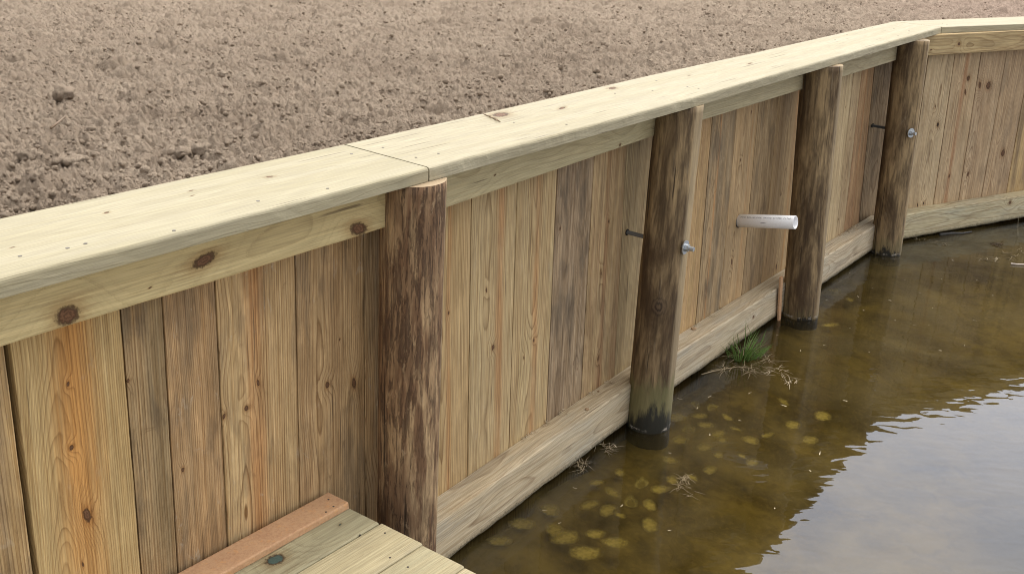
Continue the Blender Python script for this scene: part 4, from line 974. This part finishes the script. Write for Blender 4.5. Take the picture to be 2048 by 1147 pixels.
leafs = [(1410, 850, .03, 0), (1360, 880, .026, 0), (1420, 940, .03, 0), (1345, 960, .03, 0), (1215, 1020, .03, 0), (1180, 1010, .028, 0), (1110, 1060, .03, 0), (1300, 1050, .03, 0), (1535, 870, .026, 0), (1620, 880, .03, 0), (1355, 835, .03, 0), (1410, 895, .03, 0), (1500, 880, .03, 0), (1505, 925, .026, 0), (1455, 835, .024, 0), (1225, 985, .03, 0), (1300, 1010, .026, 0), (1100, 1020, .03, 0), (1130, 1075, .034, 0), (1230, 1085, .036, 0), (1340, 920, .024, 0), (1585, 850, .028, 0), (1240, 945, .024, 0),
         (1390, 812, .030, 1), (1425, 817, .027, 1), (1398, 832, .024, 0), (1378, 862, .030, 1), (1437, 868, .028, 0), (1445, 880, .022, 0), (1472, 858, .020, 0), (1567, 803, .030, 0), (1645, 832, .034, 0), (1283, 970, .027, 1), (1262, 1008, .028, 1),
         (1320, 978, .030, 0), (1385, 955, .022, 0), (1045, 1048, .040, 0), (998, 1082, .034, 0), (1190, 1068, .030, 0), (1170, 1105, .040, 0), (1437, 910, .022, 0), (1484, 912, .022, 0), (1195, 965, .024, 0), (1240, 1030, .022, 0), (1668, 583, .030, 1), (1660, 650, .034, 0), (1700, 600, .024, 0)]
LEAF_LABEL = 'blurred yellowish round leaf lying under the brown water'
special = {23 + 0: 'pale ring shaped leaf under water, closest to the right side of the knotted piling', 23 + 3: 'brightest crescent shaped pale leaf under water beside the foot of the knotted piling', 23 + 9: 'ring shaped yellow leaf under water left of the tangled straw clump',
           36: 'largest sunken oval leaf near the lower left of the water', 23 + 8: 'lone dim round leaf under water farthest right of the near ones', 44: 'pale curved leaf under water beside the dark piling by the red strip'}
for k, (x, y, r, rg) in enumerate(leafs):
    z_ = -.022 if rg else -.035
    r *= 1.65; c = onz(x, y, z_); seg = 22; vs = []; fs = []; ex = R.uniform(.5, .85); r *= R.uniform(.8, 1.12); rot = R.uniform(0, 3.14); lw = []
    rings = (0.0, .35, .6, .82, 1.0)
    for t in rings:
        for j in range(seg):
            a = 2 * math.pi * j / seg; rr_ = r * t * (1 + .12 * mnoise.noise((math.cos(a) * 1.6 + k, math.sin(a) * 1.6, k * 3.1)))
            X_, Y_ = rr_ * math.cos(a), rr_ * ex * math.sin(a); xx, yy = X_ * math.cos(rot) - Y_ * math.sin(rot), X_ * math.sin(rot) + Y_ * math.cos(rot)
            zz = (.012 * (t ** 2) if rg else .004 * t ** 2) * (1 + .5 * math.sin(a * 2 + k)); vs.append(c + V(xx, yy, zz)); lw.append((t, rg, 0))
    nb_ = len(vs); vs += [p_ - V(0, 0, .0014) for p_ in vs]
    for i in range(len(rings) - 1):
        for j in range(seg): j2 = (j + 1) % seg; fs.append((i * seg + j, i * seg + j2, (i + 1) * seg + j2, (i + 1) * seg + j)); fs.append((nb_ + i * seg + j, nb_ + (i + 1) * seg + j, nb_ + (i + 1) * seg + j2, nb_ + i * seg + j2))
    for j in range(seg): j2 = (j + 1) % seg; i = len(rings) - 1; fs.append((i * seg + j, i * seg + j2, nb_ + i * seg + j2, nb_ + i * seg + j))
    o = mesh_obj('sunken_leaf', vs, fs, M_LEAF, wc=lw + lw); tag(o, special.get(k, LEAF_LABEL), 'sunken leaf', 'round pale leaves under the water')

# ------------------------------------------------------------------ water
M_WATER, g = newmat('murky_water'); pos = g.n('ShaderNodeNewGeometry').outputs[0]
w1 = g.noise(g.vm('MULTIPLY', pos, V(3.2, 5.5, 1)), 1.0, 1, .5, .8); w2 = g.noise(g.vm('MULTIPLY', pos, V(9, 17, 1)), 1.0, 1, .5, .5)
nb = g.bump(g.m('ADD', g.m('MULTIPLY', w1, 1.4), g.m('MULTIPLY', w2, 1.25)), 1.0, .0008)
fr_ = g.n('ShaderNodeFresnel'); fr_.inputs[0].default_value = 1.42; g.put(fr_.inputs['Normal'], nb)
gl = g.n('ShaderNodeBsdfGlossy'); gl.inputs['Roughness'].default_value = .008; gl.inputs['Color'].default_value = (.74, .82, 1, 1); g.put(gl.inputs['Normal'], nb)
tr = g.n('ShaderNodeBsdfTransparent'); tr.inputs[0].default_value = (.82, .76, .50, 1)
mk = g.noise(pos, 1.1, 4, .6, .5); mk2 = g.noise(pos, 5, 3, .6, .5)
df = g.n('ShaderNodeBsdfDiffuse'); g.put(df.inputs[0], g.mix(g.mr(mk, .35, .65), (.032, .025, .010), (.105, .078, .029)))
mb = g.n('ShaderNodeMixShader'); g.put(mb.inputs[0], g.m('MAXIMUM', g.mr(g.m('ADD', mk, g.m('MULTIPLY', mk2, .3)), .5, .8, .14, .62), g.mr(g.m('SUBTRACT', g.m('MULTIPLY', g.sep(pos)[0], .81), g.m('MULTIPLY', g.sep(pos)[1], .59)), -1.15, -.2, .0, .93, True))); g.nt.links.new(tr.outputs[0], mb.inputs[1]); g.nt.links.new(df.outputs[0], mb.inputs[2])
ms = g.n('ShaderNodeMixShader'); g.put(ms.inputs[0], fr_.outputs[0]); g.nt.links.new(mb.outputs[0], ms.inputs[1]); g.nt.links.new(gl.outputs[0], ms.inputs[2])
ou = g.n('ShaderNodeOutputMaterial'); g.nt.links.new(ms.outputs[0], ou.inputs[0])
wl_ = offs(PL, -.12); far = [V(200, PL[-1].y + 110, 0), V(200, -200, 0), V(-60, -200, 0)]
vs = [V(p.x, p.y, 0) for p in wl_] + far + [V(-60, PL[0].y - 60, 0)]
me = bpy.data.meshes.new('water'); bm = bmesh.new(); fv = [bm.verts.new(p) for p in vs]; bm.faces.new(fv); bmesh.ops.triangulate(bm, faces=bm.faces); bmesh.ops.recalc_face_normals(bm, faces=bm.faces)
for f_ in bm.faces:
    if f_.normal.z < 0: f_.normal_flip()
bm.to_mesh(me); bm.free(); me.materials.append(M_WATER); o = bpy.data.objects.new('water', me); COL.objects.link(o); tag(o, kind='structure')
